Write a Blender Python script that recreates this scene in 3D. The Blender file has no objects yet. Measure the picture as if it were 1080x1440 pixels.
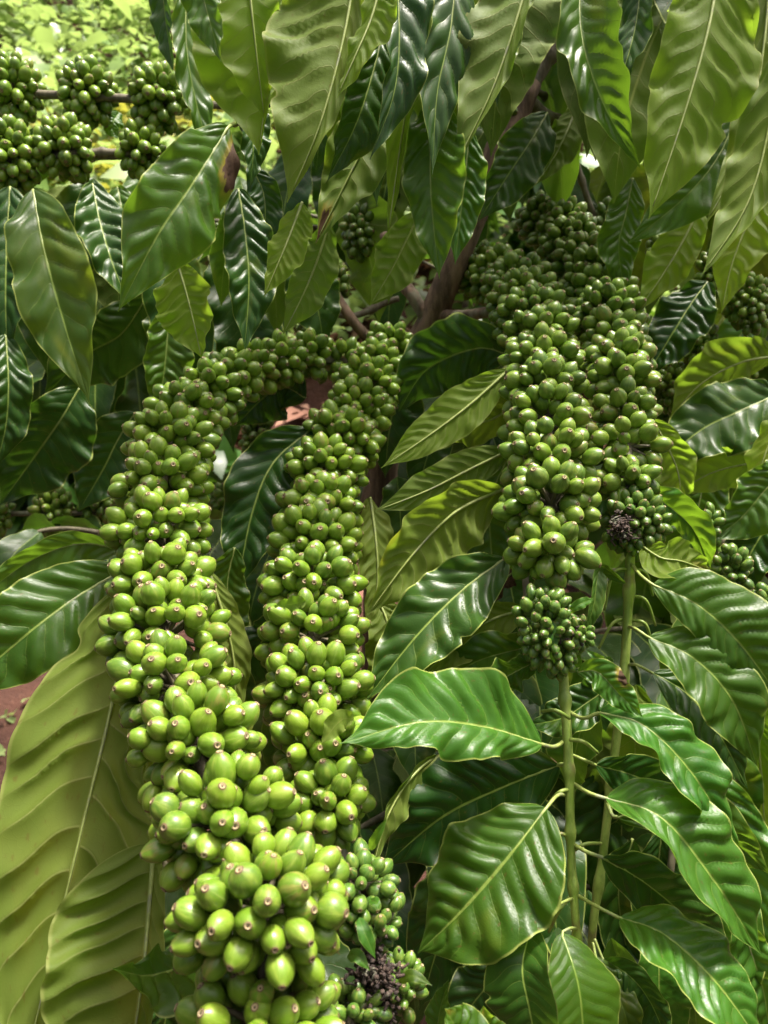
import bpy, math, random
import numpy as np
from mathutils import Vector, Matrix, Quaternion

SC = bpy.context.scene
COL = SC.collection
rnd = random.Random(7)
nrs = np.random.RandomState(11)
R = math.radians

# ------------------------------------------------------------------ camera
H, PITCH, F = 1.05, 18.0, 1130.0          # eye height (m), downward pitch, focal length in photo pixels
CAM = Vector((0, 0, H))
FWD = Vector((0, math.cos(R(PITCH)), -math.sin(R(PITCH))))
UPV = Vector((0, math.sin(R(PITCH)), math.cos(R(PITCH))))
RGT = Vector((1, 0, 0))
DOWN = Vector((0, 0, -1))


def W(px, py, d):
    return CAM + RGT * ((px - 540) / F * d) + UPV * ((720 - py) / F * d) + FWD * d


cam_data = bpy.data.cameras.new('camera')
cam = bpy.data.objects.new('camera', cam_data)
COL.objects.link(cam)
cam.location = CAM
cam.rotation_euler = (R(90 - PITCH), 0, 0)
cam_data.sensor_fit = 'VERTICAL'
cam_data.sensor_height = 5.6
cam_data.sensor_width = 4.2
cam_data.lens = 5.6 * F / 1440
cam_data.clip_start = 0.01
cam_data.clip_end = 500
cam_data.dof.use_dof = True
cam_data.dof.focus_distance = 0.47
cam_data.dof.aperture_fstop = 2.2
SC.camera = cam

# ------------------------------------------------------------------ light
SUN_EL, SUN_AZ = 72.0, 58.0    # azimuth measured from +Y towards +X
world = bpy.data.worlds.new("World")
SC.world = world
world.use_nodes = True
wn = world.node_tree.nodes
sky = wn.new('ShaderNodeTexSky')
sky.sky_type = 'NISHITA'
sky.sun_disc = False
sky.sun_elevation = R(SUN_EL)
sky.sun_rotation = R(SUN_AZ)
sky.dust_density = 7.0
sky.air_density = 0.2
sky.ozone_density = 0.3
bg = wn['Background']
bg.inputs['Strength'].default_value = 0.115
world.node_tree.links.new(sky.outputs[0], bg.inputs['Color'])
sd = bpy.data.lights.new('sun', 'SUN')
sd.energy = 2.4
sd.angle = R(7.0)
sd.color = (1.0, 0.945, 0.85)
sun = bpy.data.objects.new('sun', sd)
COL.objects.link(sun)
sdir = Vector((math.sin(R(SUN_AZ)) * math.cos(R(SUN_EL)), math.cos(R(SUN_AZ)) * math.cos(R(SUN_EL)), math.sin(R(SUN_EL))))
sun.rotation_euler = sdir.to_track_quat('Z', 'Y').to_euler()
sun.location = (2, 3, 6)
SC.view_settings.view_transform = 'Standard'
SC.view_settings.look = 'None'
SC.view_settings.exposure = 1.8
SC.cycles.use_denoising = True
SC.cycles.max_bounces = 10
SC.cycles.transmission_bounces = 6


# ------------------------------------------------------------------ node helper
class NT:
    def __init__(s, name):
        s.m = bpy.data.materials.new(name)
        s.m.use_nodes = True
        s.t = s.m.node_tree
        s.t.nodes.clear()
        s.out = s.t.nodes.new('ShaderNodeOutputMaterial')

    def n(s, typ, ins=None, **props):
        k = s.t.nodes.new(typ)
        for a, v in props.items():
            setattr(k, a, v)
        for a, v in (ins or {}).items():
            s.put(k.inputs[a], v)
        return k

    def put(s, sock, v):
        if isinstance(v, bpy.types.NodeSocket):
            s.t.links.new(v, sock)
        elif isinstance(v, bpy.types.Node):
            s.t.links.new(v.outputs[0], sock)
        else:
            if isinstance(v, (tuple, list)) and len(v) == 3 and sock.type == 'RGBA':
                v = (*v, 1)
            sock.default_value = v

    def math(s, op, a, b=0.0, c=0.0, clamp=False):
        k = s.n('ShaderNodeMath', operation=op, use_clamp=clamp)
        s.put(k.inputs[0], a)
        s.put(k.inputs[1], b)
        s.put(k.inputs[2], c)
        return k.outputs[0]

    def mix(s, f, a, b, blend='MIX'):
        k = s.n('ShaderNodeMix', data_type='RGBA', blend_type=blend)
        s.put(k.inputs[0], f)
        s.put(k.inputs[6], a)
        s.put(k.inputs[7], b)
        return k.outputs[2]

    def ss(s, x, lo, hi, t0=0.0, t1=1.0):
        k = s.n('ShaderNodeMapRange', interpolation_type='SMOOTHSTEP')
        s.put(k.inputs[0], x)
        for i, v in enumerate((lo, hi, t0, t1)):
            k.inputs[i + 1].default_value = v
        return k.outputs[0]

    def noise(s, vec, scale, detail=3, rough=.55):
        return s.n('ShaderNodeTexNoise', {'Vector': vec, 'Scale': scale, 'Detail': detail, 'Roughness': rough})


NV = 11.0           # lateral veins per side
SLANT = 0.16


def leaf_material(name, top, top2, under, trans, rough=.3, yellow=.0, tw=.38):
    N = NT(name)
    uv = N.n('ShaderNodeUVMap', uv_map='UVMap')
    sep = N.n('ShaderNodeSeparateXYZ', {0: uv.outputs[0]})
    oi = N.n('ShaderNodeObjectInfo')
    ri = N.n('ShaderNodeNewGeometry')
    rand = N.math('FRACT', N.math('ADD', oi.outputs['Random'], ri.outputs['Random Per Island']))
    x, v = sep.outputs[0], sep.outputs[1]
    a = N.math('MULTIPLY', N.math('ABSOLUTE', N.math('SUBTRACT', x, .5)), 2.0)
    off = N.n('ShaderNodeCombineXYZ', {0: N.math('MULTIPLY', rand, 37.0), 1: N.math('MULTIPLY', rand, 19.0), 2: 0.0})
    uvo = N.n('ShaderNodeVectorMath', {0: uv.outputs[0], 1: off}, operation='ADD')
    ph = N.n('ShaderNodeAttribute', attribute_name='vein_phase').outputs['Fac']
    fr = N.math('FRACT', ph)
    dv = N.math('SUBTRACT', .5, N.math('ABSOLUTE', N.math('SUBTRACT', fr, .5)))
    vein = N.math('MULTIPLY', N.ss(dv, .014, .042, 1, 0), N.ss(a, .60, .97, 1, .2))
    mid = N.ss(a, .012, .035, 1, 0)
    veins = N.math('MAXIMUM', vein, mid)
    # fine network
    st = N.n('ShaderNodeVectorMath', {0: uvo, 1: (26.0, 60.0, 1.0)}, operation='MULTIPLY')
    vor = N.n('ShaderNodeTexVoronoi', {'Vector': st, 'Scale': 1.0}, feature='DISTANCE_TO_EDGE')
    net = N.ss(vor.outputs[0], .0, .09, 1, 0)
    mott = N.noise(uvo, 3.2, 4, .6).outputs[0]
    fine = N.noise(uvo, 60.0, 3, .6).outputs[0]
    ctop = N.mix(N.ss(mott, .35, .65), top, top2)
    ctop = N.mix(N.math('MULTIPLY', N.math('SUBTRACT', 1.0, dv), 0.0), ctop, ctop)
    ctop = N.mix(N.math('MULTIPLY', rand, .45), ctop, N.mix(.5, top2, (.10, .17, .02)))
    ylw = N.math('MULTIPLY', N.ss(N.noise(uvo, 2.3, 2, .5).outputs[0], .60 - yellow * .25, .82 - yellow * .25), min(1, .35 + yellow))
    ctop = N.mix(ylw, ctop, (.22, .26, .02))
    vt = N.mix(.55, top2, (.24, .33, .06))
    ctop = N.mix(N.math('MULTIPLY', vein, .42), ctop, vt)
    ctop = N.mix(N.math('MULTIPLY', mid, .85), ctop, (.26, .36, .07))
    edge = N.ss(a, .950, .985)
    ctop = N.mix(N.math('MULTIPLY', edge, .8), ctop, (.36, .42, .10))
    cund = N.mix(N.ss(mott, .3, .7), under, N.mix(.3, under, (.22, .23, .05)))
    cund = N.mix(N.math('MULTIPLY', rand, .5), cund, N.mix(.6, under, (.06, .11, .014)))
    cund = N.mix(N.math('MULTIPLY', net, .36), cund, N.mix(.5, under, (.10, .13, .02)))
    cund = N.mix(N.math('MULTIPLY', N.ss(dv, .03, .11, 1, 0), .35), cund, N.mix(.6, under, (.07, .09, .01)))  # shadow edges of the raised veins, darkened into the underside colour
    cund = N.mix(N.math('MULTIPLY', vein, .7), cund, (.28, .32, .09))
    cund = N.mix(N.math('MULTIPLY', mid, .8), cund, (.36, .40, .11))
    cund = N.mix(N.math('MULTIPLY', edge, .5), cund, (.36, .38, .12))
    back = ri.outputs['Backfacing']
    col = N.mix(back, ctop, cund)
    # rusty specks and dead tissue
    spk = N.ss(N.noise(uvo, 34.0, 2, .5).outputs[0], .655, .69)
    col = N.mix(N.math('MULTIPLY', spk, .55), col, (.12, .07, .02))
    dead = N.n('ShaderNodeAttribute', attribute_name='dead')
    dn = N.math('ADD', dead.outputs['Fac'], N.math('MULTIPLY', N.math('SUBTRACT', N.noise(uvo, 11.0, 4, .6).outputs[0], .5), .5))
    halo = N.ss(dn, .25, .5)
    dm = N.ss(dn, .5, .56)
    col = N.mix(halo, col, (.26, .20, .03))
    deadcol = N.mix(N.noise(uvo, 17.0, 3).outputs[0], (.045, .025, .014), (.17, .10, .055))
    col = N.mix(dm, col, deadcol)
    ctr = N.mix(N.math('MULTIPLY', veins, .45), trans, N.mix(.4, trans, (.03, .06, .004)))
    ctr = N.mix(ylw, ctr, (.55, .50, .04))
    ctr = N.mix(dm, ctr, (.02, .01, .005))
    # bump
    hgt = N.math('ADD', N.math('MULTIPLY', net, -.14), N.math('MULTIPLY', fine, .2))
    hgt = N.math('ADD', hgt, N.math('MULTIPLY', veins, -.9))
    bump = N.n('ShaderNodeBump', {'Strength': .3, 'Distance': .0006, 'Height': hgt})
    rg = N.math('ADD', N.math('MULTIPLY', back, .56 - rough), rough)
    rg = N.math('ADD', rg, N.math('MULTIPLY', N.math('SUBTRACT', fine, .5), .25))
    rg = N.math('ADD', rg, N.math('MULTIPLY', dm, .4))
    sp = N.math('SUBTRACT', .34, N.math('MULTIPLY', back, .16))
    pb = N.n('ShaderNodeBsdfPrincipled', {'Base Color': col, 'Roughness': rg, 'Specular IOR Level': sp, 'Normal': bump})
    tr = N.n('ShaderNodeBsdfTranslucent', {'Color': ctr, 'Normal': bump})
    mx = N.n('ShaderNodeMixShader', {0: tw, 1: pb, 2: tr})
    N.put(N.out.inputs[0], mx)
    return N.m


M = {}
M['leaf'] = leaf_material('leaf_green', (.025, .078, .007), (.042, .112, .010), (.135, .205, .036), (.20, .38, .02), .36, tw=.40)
M['leaf_dark'] = leaf_material('leaf_deep_shaded_green', (.011, .046, .006), (.018, .066, .008), (.14, .20, .050), (.09, .22, .012), .34, tw=.24)  # deep green leaves; the dark colour also stands in for inner shade
M['leaf_fresh'] = leaf_material('leaf_fresh_green', (.026, .105, .010), (.046, .150, .014), (.16, .24, .035), (.24, .44, .02), .33, tw=.33)
M['leaf_old'] = leaf_material('leaf_olive', (.028, .075, .010), (.05, .10, .012), (.150, .222, .036), (.28, .42, .025), .34, yellow=.16, tw=.48)
M['leaf_lit'] = leaf_material('leaf_lit_yellow_green', (.03, .10, .012), (.05, .13, .015), (.165, .245, .034), (.36, .58, .035), .34, yellow=.10, tw=.60)  # brightened copy for backlit and sunlit leaves, glow put into the colour


def cherry_material(name, c1, c2, c3):
    N = NT(name)
    uv = N.n('ShaderNodeUVMap', uv_map='UVMap')
    sep = N.n('ShaderNodeSeparateXYZ', {0: uv.outputs[0]})
    oi = N.n('ShaderNodeObjectInfo')
    ge = N.n('ShaderNodeNewGeometry')
    rand = N.math('FRACT', N.math('ADD', oi.outputs['Random'], ge.outputs['Random Per Island']))
    u, v = sep.outputs[0], sep.outputs[1]
    off = N.n('ShaderNodeCombineXYZ', {0: N.math('MULTIPLY', rand, 53.0), 1: N.math('MULTIPLY', rand, 31.0), 2: 0.0})
    # wrap-around coordinate
    ang = N.math('MULTIPLY', u, 2 * math.pi)
    cyl = N.n('ShaderNodeCombineXYZ', {0: N.math('COSINE', ang), 1: N.math('SINE', ang), 2: N.math('MULTIPLY', v, 2.0)})
    p = N.n('ShaderNodeVectorMath', {0: cyl, 1: off}, operation='ADD')
    pst = N.n('ShaderNodeVectorMath', {0: p, 1: (1, 1, .12)}, operation='MULTIPLY')
    streak = N.noise(pst, 7.0, 3, .6).outputs[0]
    mott = N.noise(p, 1.6, 3, .6).outputs[0]
    spots = N.noise(p, 14.0, 2, .5).outputs[0]
    col = N.mix(rand, c1, c2)
    r2 = N.math('FRACT', N.math('MULTIPLY', rand, 7.31))
    col = N.mix(N.math('MULTIPLY', N.math('POWER', r2, 3.0), .8), col, c3)
    col = N.mix(N.math('MULTIPLY', N.ss(mott, .42, .75), .55), col, N.mix(.5, c2, (.42, .46, .10)))
    col = N.mix(N.math('MULTIPLY', N.ss(streak, .58, .70), .28), col, (.44, .50, .16))
    col = N.mix(N.math('MULTIPLY', N.ss(v, .30, .0), .45), col, (.34, .40, .08))
    col = N.mix(N.math('MULTIPLY', N.ss(spots, .66, .72), .7), col, (.10, .075, .025))
    r3 = N.math('FRACT', N.math('MULTIPLY', rand, 13.7))
    blush = N.math('MULTIPLY', N.math('GREATER_THAN', r3, .88), N.ss(mott, .48, .62))
    col = N.mix(N.math('MULTIPLY', blush, .35), col, (.22, .12, .05))
    # calyx scar: halo, rim, inner disc, dot
    col = N.mix(N.math('MULTIPLY', N.ss(v, .745, .80), .35), col, (.16, .14, .05))
    col = N.mix(N.ss(v, .80, .82), col, (.11, .062, .03))
    col = N.mix(N.ss(v, .855, .875), col, (.31, .25, .13))
    col = N.mix(N.ss(v, .925, .945), col, (.04, .022, .012))
    bump = N.n('ShaderNodeBump', {'Strength': .14, 'Distance': .0008, 'Height': N.math('ADD', streak, N.math('MULTIPLY', mott, .8))})
    rg = N.math('ADD', .30, N.math('MULTIPLY', N.math('SUBTRACT', spots, .4), .25))
    rg = N.math('ADD', rg, N.math('MULTIPLY', N.ss(v, .79, .83), .4))
    pb = N.n('ShaderNodeBsdfPrincipled', {'Base Color': col, 'Roughness': rg, 'Specular IOR Level': .5, 'Normal': bump,
                                          'Subsurface Weight': .25, 'Subsurface Scale': .003, 'Subsurface Radius': (.6, 1.0, .2)})
    N.put(N.out.inputs[0], pb)
    return N.m


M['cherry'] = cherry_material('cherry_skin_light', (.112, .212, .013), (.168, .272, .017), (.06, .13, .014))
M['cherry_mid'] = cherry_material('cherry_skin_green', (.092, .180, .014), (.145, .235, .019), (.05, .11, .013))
M['cherry_shaded'] = cherry_material('cherry_skin_shaded', (.062, .130, .014), (.10, .175, .019), (.03, .07, .012))  # skin darkened to stand in for shade on inner clusters
M['cherry_young'] = cherry_material('cherry_skin_young', (.052, .128, .016), (.090, .175, .020), (.03, .08, .014))


def bark_material(name, c1, c2, scale=90.0, stretch=.25, rough=.85, bumpd=.002, patch=(.19, .20, .14)):
    N = NT(name)
    uv = N.n('ShaderNodeUVMap', uv_map='UVMap')
    g = N.n('ShaderNodeTexCoord')
    st = N.n('ShaderNodeVectorMath', {0: g.outputs['Object'], 1: (1, 1, stretch)}, operation='MULTIPLY')
    n1 = N.noise(st, scale, 5, .65).outputs[0]
    n2 = N.noise(g.outputs['Object'], scale * .3, 3, .6).outputs[0]
    col = N.mix(N.ss(n1, .35, .65), c1, c2)
    col = N.mix(N.math('MULTIPLY', N.ss(n2, .55, .68), .65), col, patch)
    bump = N.n('ShaderNodeBump', {'Strength': .8, 'Distance': bumpd, 'Height': n1})
    pb = N.n('ShaderNodeBsdfPrincipled', {'Base Color': col, 'Roughness': rough, 'Normal': bump})
    N.put(N.out.inputs[0], pb)
    return N.m


M['bark'] = bark_material('bark', (.07, .042, .026), (.22, .145, .095))
M['twig'] = bark_material('twig_bark', (.085, .07, .04), (.17, .15, .09), 160, .3, .7, .001)
M['stem'] = bark_material('green_stem', (.15, .23, .035), (.27, .35, .08), 150, .12, .42, .0006, (.15, .10, .05))
M['debris'] = bark_material('dried_flower', (.018, .012, .010), (.075, .048, .035), 400, 1, .9, .001)
M['midrib'] = bark_material('midrib', (.21, .27, .06), (.30, .36, .10), 260, .2, .45, .0004)


def simple_leaf_material(name, c1, c2, tr, tw=.4, rough=.45):
    N = NT(name)
    ge = N.n('ShaderNodeNewGeometry')
    col = N.mix(ge.outputs['Random Per Island'], c1, c2)
    pb = N.n('ShaderNodeBsdfPrincipled', {'Base Color': col, 'Roughness': rough})
    t = N.n('ShaderNodeBsdfTranslucent', {'Color': tr})
    N.put(N.out.inputs[0], N.n('ShaderNodeMixShader', {0: tw, 1: pb, 2: t}))
    return N.m


M['weed'] = simple_leaf_material('weed_leaf', (.14, .25, .06), (.34, .44, .18), (.40, .55, .14), rough=.3)
M['weed_yellow'] = simple_leaf_material('weed_leaf_yellow', (.22, .26, .04), (.38, .34, .06), (.4, .4, .05))
M['litter'] = simple_leaf_material('dry_leaf', (.24, .10, .065), (.42, .25, .17), (.2, .1, .06), .15, .8)


def soil_material():
    N = NT('red_soil')
    g = N.n('ShaderNodeTexCoord')
    n1 = N.noise(g.outputs['Object'], 3.0, 6, .65).outputs[0]
    n2 = N.noise(g.outputs['Object'], 45.0, 5, .7).outputs[0]
    col = N.mix(N.ss(n1, .35, .68), (.050, .018, .010), (.105, .040, .024))
    col = N.mix(N.ss(n2, .55, .75), col, (.16, .075, .048))
    bump = N.n('ShaderNodeBump', {'Strength': 1.0, 'Distance': .02, 'Height': n2})
    N.put(N.out.inputs[0], N.n('ShaderNodeBsdfPrincipled', {'Base Color': col, 'Roughness': .95, 'Normal': bump}))
    return N.m


M['soil'] = soil_material()

# ------------------------------------------------------------------ object helpers


def thing(name, loc, label, cat, group=None):
    o = bpy.data.objects.new(name, None)
    COL.objects.link(o)
    o.location = loc
    o.empty_display_size = .01
    o['label'] = label
    o['category'] = cat
    if group:
        o['group'] = group
    return o


def tag(o, label, cat, group=None):
    o['label'] = label
    o['category'] = cat
    if group:
        o['group'] = group
    return o


WLOC = {}


def mesh_obj(name, verts, faces, mat, parent=None, uvs=None, origin=None, attrs=None, smooth=True):
    """verts in world coordinates; the object's origin goes to `origin` (world) and it is parented to `parent`."""
    V = np.asarray(verts, dtype=np.float64)
    if origin is None:
        origin = WLOC[parent.name] if parent is not None else Vector((0, 0, 0))
    V = V - np.array(origin)
    me = bpy.data.meshes.new(name)
    faces = np.asarray(faces)
    nf, k = faces.shape
    me.vertices.add(len(V))
    me.vertices.foreach_set('co', V.astype(np.float32).ravel())
    me.loops.add(nf * k)
    me.loops.foreach_set('vertex_index', faces.astype(np.int32).ravel())
    me.polygons.add(nf)
    me.polygons.foreach_set('loop_start', np.arange(0, nf * k, k, dtype=np.int32))
    if smooth:
        me.polygons.foreach_set('use_smooth', np.ones(nf, dtype=bool))
    if uvs is not None:
        ul = me.uv_layers.new(name='UVMap')
        uu = np.asarray(uvs, dtype=np.float32)
        if len(uu) == len(V):
            uu = uu[faces.ravel()]
        ul.data.foreach_set('uv', uu.ravel())
    for an, av in (attrs or {}).items():
        at = me.attributes.new(an, 'FLOAT', 'POINT')
        at.data.foreach_set('value', np.asarray(av, dtype=np.float32))
    me.update()
    me.validate()
    me.materials.append(mat)
    o = bpy.data.objects.new(name, me)
    COL.objects.link(o)
    o.location = Vector(origin) - (WLOC[parent.name] if parent is not None else Vector((0, 0, 0)))
    if parent is not None:
        o.parent = parent
    WLOC[o.name] = Vector(origin)
    return o


def root(name, loc, label, cat, group=None):
    t = thing(name, loc, label, cat, group)
    WLOC[t.name] = Vector(loc)
    return t


def spline(pts, n):
    P = [np.array(p, dtype=float) for p in pts]
    if len(P) == 2:
        P = [P[0], (P[0] + P[1]) / 2, P[1]]
    P = [2 * P[0] - P[1]] + P + [2 * P[-1] - P[-2]]
    k = len(P) - 3
    # arc-length even sampling
    dense = []
    for i in range(k):
        for t in np.linspace(0, 1, 24, endpoint=False):
            p0, p1, p2, p3 = P[i:i + 4]
            dense.append(.5 * ((2 * p1) + (-p0 + p2) * t + (2 * p0 - 5 * p1 + 4 * p2 - p3) * t * t + (-p0 + 3 * p1 - 3 * p2 + p3) * t ** 3))
    dense.append(P[-2])
    D = np.array(dense)
    seg = np.linalg.norm(np.diff(D[:, :3], axis=0), axis=1)
    s = np.concatenate([[0], np.cumsum(seg)])
    q = np.linspace(0, s[-1], n)
    return np.stack([np.interp(q, s, D[:, j]) for j in range(D.shape[1])], 1), s[-1]


def frames(C):
    T = np.gradient(C, axis=0)
    T /= np.linalg.norm(T, axis=1)[:, None]
    return T


def tube_geo(pts, r0, r1, n=24, seg=10, bumps=0.0, seed=0, nodes=None):
    C, L = spline(pts, n)
    T = frames(C)
    rs = np.random.RandomState(seed)
    ref = np.array([0.31, .2, .93])
    V, UV, Fc = [], [], []
    A = np.cross(T, ref)
    A /= np.linalg.norm(A, axis=1)[:, None]
    B = np.cross(T, A)
    u = np.linspace(0, 1, n)
    rad = r0 + (r1 - r0) * u
    if nodes:
        for q in nodes:
            rad = rad * (1 + .42 * np.exp(-((u - q) / .018) ** 2))
    th = np.linspace(0, 2 * np.pi, seg, endpoint=False)
    jit = 1 + bumps * rs.uniform(-1, 1, (n, seg))
    if bumps:
        low = np.interp(np.linspace(0, 1, n), np.linspace(0, 1, 7), rs.uniform(-1, 1, 7))
        jit *= (1 + bumps * low)[:, None]
    P = C[:, None, :] + (rad[:, None] * jit)[:, :, None] * (np.cos(th)[None, :, None] * A[:, None, :] + np.sin(th)[None, :, None] * B[:, None, :])
    V = P.reshape(-1, 3)
    UV = np.stack(np.broadcast_arrays((th / (2 * np.pi))[None, :], u[:, None]), -1).reshape(-1, 2)
    i, j = np.meshgrid(np.arange(n - 1), np.arange(seg), indexing='ij')
    a = i * seg + j
    b = i * seg + (j + 1) % seg
    Fc = np.stack([a, b, b + seg, a + seg], -1).reshape(-1, 4)
    # end caps (degenerate fan as quads)
    c0, c1 = len(V), len(V) + 1
    V = np.concatenate([V, C[:1], C[-1:]])
    UV = np.concatenate([UV, [[.5, 0]], [[.5, 1]]])
    caps = []
    for j in range(0, seg, 2):
        caps.append((c0, (j + 2) % seg, j + 1, j))
        e = (n - 1) * seg
        caps.append((c1, e + j, e + j + 1, e + (j + 2) % seg))
    Fc = np.concatenate([Fc, caps])
    return V, Fc, UV


def tube(name, pts, r0, r1, mat, parent, **kw):
    V, Fc, UV = tube_geo(pts, r0, r1, **kw)
    return mesh_obj(name, V, Fc, mat, parent, UV)


def merge(parts):
    Vs, Fs, Us, k = [], [], [], 0
    for V, Fc, U in parts:
        Vs.append(V)
        Fs.append(np.asarray(Fc) + k)
        Us.append(U)
        k += len(V)
    return np.concatenate(Vs), np.concatenate(Fs), np.concatenate(Us)


# ------------------------------------------------------------------ leaves
CAMN = np.array(CAM)


def leaf_geo(P, wa, wb, roll=0, face=1, fold=(.15, .15), curl=(0, 0), wave=.20, waves=3.2, quilt=.17, nu=72, nv=26, seed=0, dead=None, notch=None, blunt=.0, twist=0, ruffle=.018):
    """P: world midrib points, base first. wa/wb: real half widths (m) on the clockwise / counter-clockwise side as seen from the camera."""
    rs = np.random.RandomState(seed)
    nvn = rs.uniform(8.6, 12.5)
    notch = list(notch or ())
    if curl == (0, 0):
        curl = tuple(rs.uniform(-.45, .45, 2))
    for _ in range(int(rs.uniform() < .3)):
        notch.append((rs.uniform(.2, .92), rs.uniform(.10, .28), rs.uniform(.014, .03), rs.choice((-1, 1))))
    gaps = rs.uniform(.78, 1.22, 26)
    knots = np.cumsum(gaps) / nvn - .5
    kidx = np.arange(26) - 7.0
    amp_i = rs.uniform(.55, 1.25, 30)
    C, L = spline(P, nu)
    T = frames(C)
    n0 = CAMN - C
    n0 -= (n0 * T).sum(1)[:, None] * T
    n0 /= np.linalg.norm(n0, axis=1)[:, None]
    b0 = np.cross(T, n0)
    u = np.linspace(0, 1, nu)
    ro = np.radians(roll + twist * (u - .4))[:, None]
    b = np.cos(ro) * b0 + np.sin(ro) * n0
    n = -np.sin(ro) * b0 + np.cos(ro) * n0
    uu = np.clip(u, 1e-5, 1 - 1e-5)
    prof = np.sin(np.pi * uu ** .9) ** (.66 + .62 * uu ** 2 - blunt)
    prof = np.clip(prof, .012, None)
    t = np.linspace(-1, 1, nv + 1)
    ph1, ph2, ph3, ph4 = rs.uniform(0, 6.28, 4)
    wv1, wv2 = waves * rs.uniform(.85, 1.2), waves * rs.uniform(.85, 1.2)
    V = np.zeros((nu, nv + 1, 3))
    UV = np.zeros((nu, nv + 1, 2))
    dd = np.zeros((nu, nv + 1))
    dph = np.zeros((nu, nv + 1))
    for j, tv in enumerate(t):
        sg = 1 if tv >= 0 else -1          # + : clockwise side
        a = abs(tv)
        w0 = wa if sg > 0 else wb
        ex = np.interp(u, np.linspace(0, 1, 9), rs.uniform(-1, 1, 9)) if False else 0
        w = w0 * prof
        for (nu0, ndep, nwid, nsg) in notch:
            if nsg == sg:
                w = w * (1 - ndep * np.exp(-np.abs((u - nu0) / nwid) ** 3))
        side = .42 / NV if sg > 0 else 0
        arg = u - SLANT * a ** 1.25 + (side if a > 0 else side * .5) + .006 * np.sin(9 * a + 7 * u + ph1)
        phs = np.interp(arg, knots, kidx)
        dph[:, j] = phs + 10
        q = np.abs(np.sin(np.pi * phs))
        am = amp_i[np.clip(np.floor(phs).astype(int) + 9 + (3 if sg > 0 else 0), 0, 29)]
        scal = 1 + .018 * a ** 3 * (q - .5)
        f = fold[0] if sg > 0 else fold[1]
        k = curl[0] if sg > 0 else curl[1]
        # arc across the half blade
        th = f + k * a
        lat = a * np.cos(f + k * a * .5)
        up = a * np.sin(f + k * a * .5)
        qh = quilt * (.80 if face < 0 else .88) * min(w0, .04) * (am * q ** .72 - .3) * (np.sin(np.pi * min(a * 1.02, 1)) ** .6 if a < .98 else 0) * np.minimum(1, prof * 1.3)
        wz = wave * (wa + wb) * .5 * a ** 2.0 * (np.sin(2 * np.pi * (wv1 if sg > 0 else wv2) * u + (ph1 if sg > 0 else ph2)) + .45 * np.sin(2 * np.pi * waves * 2.3 * u + (ph3 if sg > 0 else ph4))) * prof ** .6
        wz = wz + ruffle * (wa + wb) * .5 * a ** 3 * np.sin(2 * np.pi * (NV * .52 * u + 1.2 * np.sin(5 * u + ph1)) + ph2 * sg) * prof ** .5
        wl = w * scal * (1 + .05 * a * np.sin(2 * np.pi * 2.1 * u + ph3 * sg))
        V[:, j] = C + b * (sg * lat * wl)[:, None] + n * (up * wl + wz + face * qh)[:, None]
        UV[:, j, 0] = .5 + .5 * tv
        UV[:, j, 1] = u
        if dead:
            for (du, dv, dr, *pk) in dead:
                dd[:, j] = np.maximum(dd[:, j], (pk[0] if pk else 1) - np.hypot((u - du) * 1.0, (tv - dv) * .28) / dr * .5)
    i, j = np.meshgrid(np.arange(nu - 1), np.arange(nv), indexing='ij')
    A = i * (nv + 1) + j
    Fc = np.stack([A, A + 1, A + nv + 2, A + nv + 1], -1).reshape(-1, 4)
    # b x T = -n... orientation: going +j is +b, going +i is +T ; b x T = -(T x b) ; T x b0 = T x (T x n) = -n  ->  b x T = n
    if face < 0:
        Fc = Fc[:, ::-1]
    return V.reshape(-1, 3), Fc, UV.reshape(-1, 2), {'dead': dd.reshape(-1), 'vein_phase': dph.reshape(-1)}, C, n * face, L


def px_pts(pts):
    return [W(*p) for p in pts]


LEAFN = [0]


def leaf(parent, pts, wa, wb, roll=0, face=1, mat='leaf', petiole=None, label=None, mid=True, **kw):
    """pts: (px,py,depth) along the midrib, base first; wa, wb half widths in photo pixels (as seen)."""
    LEAFN[0] += 1
    d = sum(p[2] for p in pts) / len(pts)
    cr = max(.35, math.cos(R(roll)))
    P = px_pts(pts)
    kw.setdefault('seed', LEAFN[0] * 13 + 5)
    V, Fc, UV, dd, C, nn, L = leaf_geo(P, wa / F * d / cr, wb / F * d / cr, roll, face, **kw)
    o = mesh_obj('leaf', V, Fc, M[mat], parent, UV, attrs=dd)
    if label:
        o['label'] = label
    if mid:
        rb = min(.0013, .0075 * L + .0004)
        off = nn * (-.55 * rb)
        pathp = [tuple(c) for c in (C + off)[::4]]
        if petiole:
            pathp = [tuple(W(*p)) for p in petiole] + pathp
        V2, F2, U2 = tube_geo(pathp, rb, rb * .22, n=40, seg=8)
        mesh_obj('midrib', V2, F2, M['midrib'], o, U2)
    return o


# ------------------------------------------------------------------ cherries
CL = .013      # a full-grown cherry, metres


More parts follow.
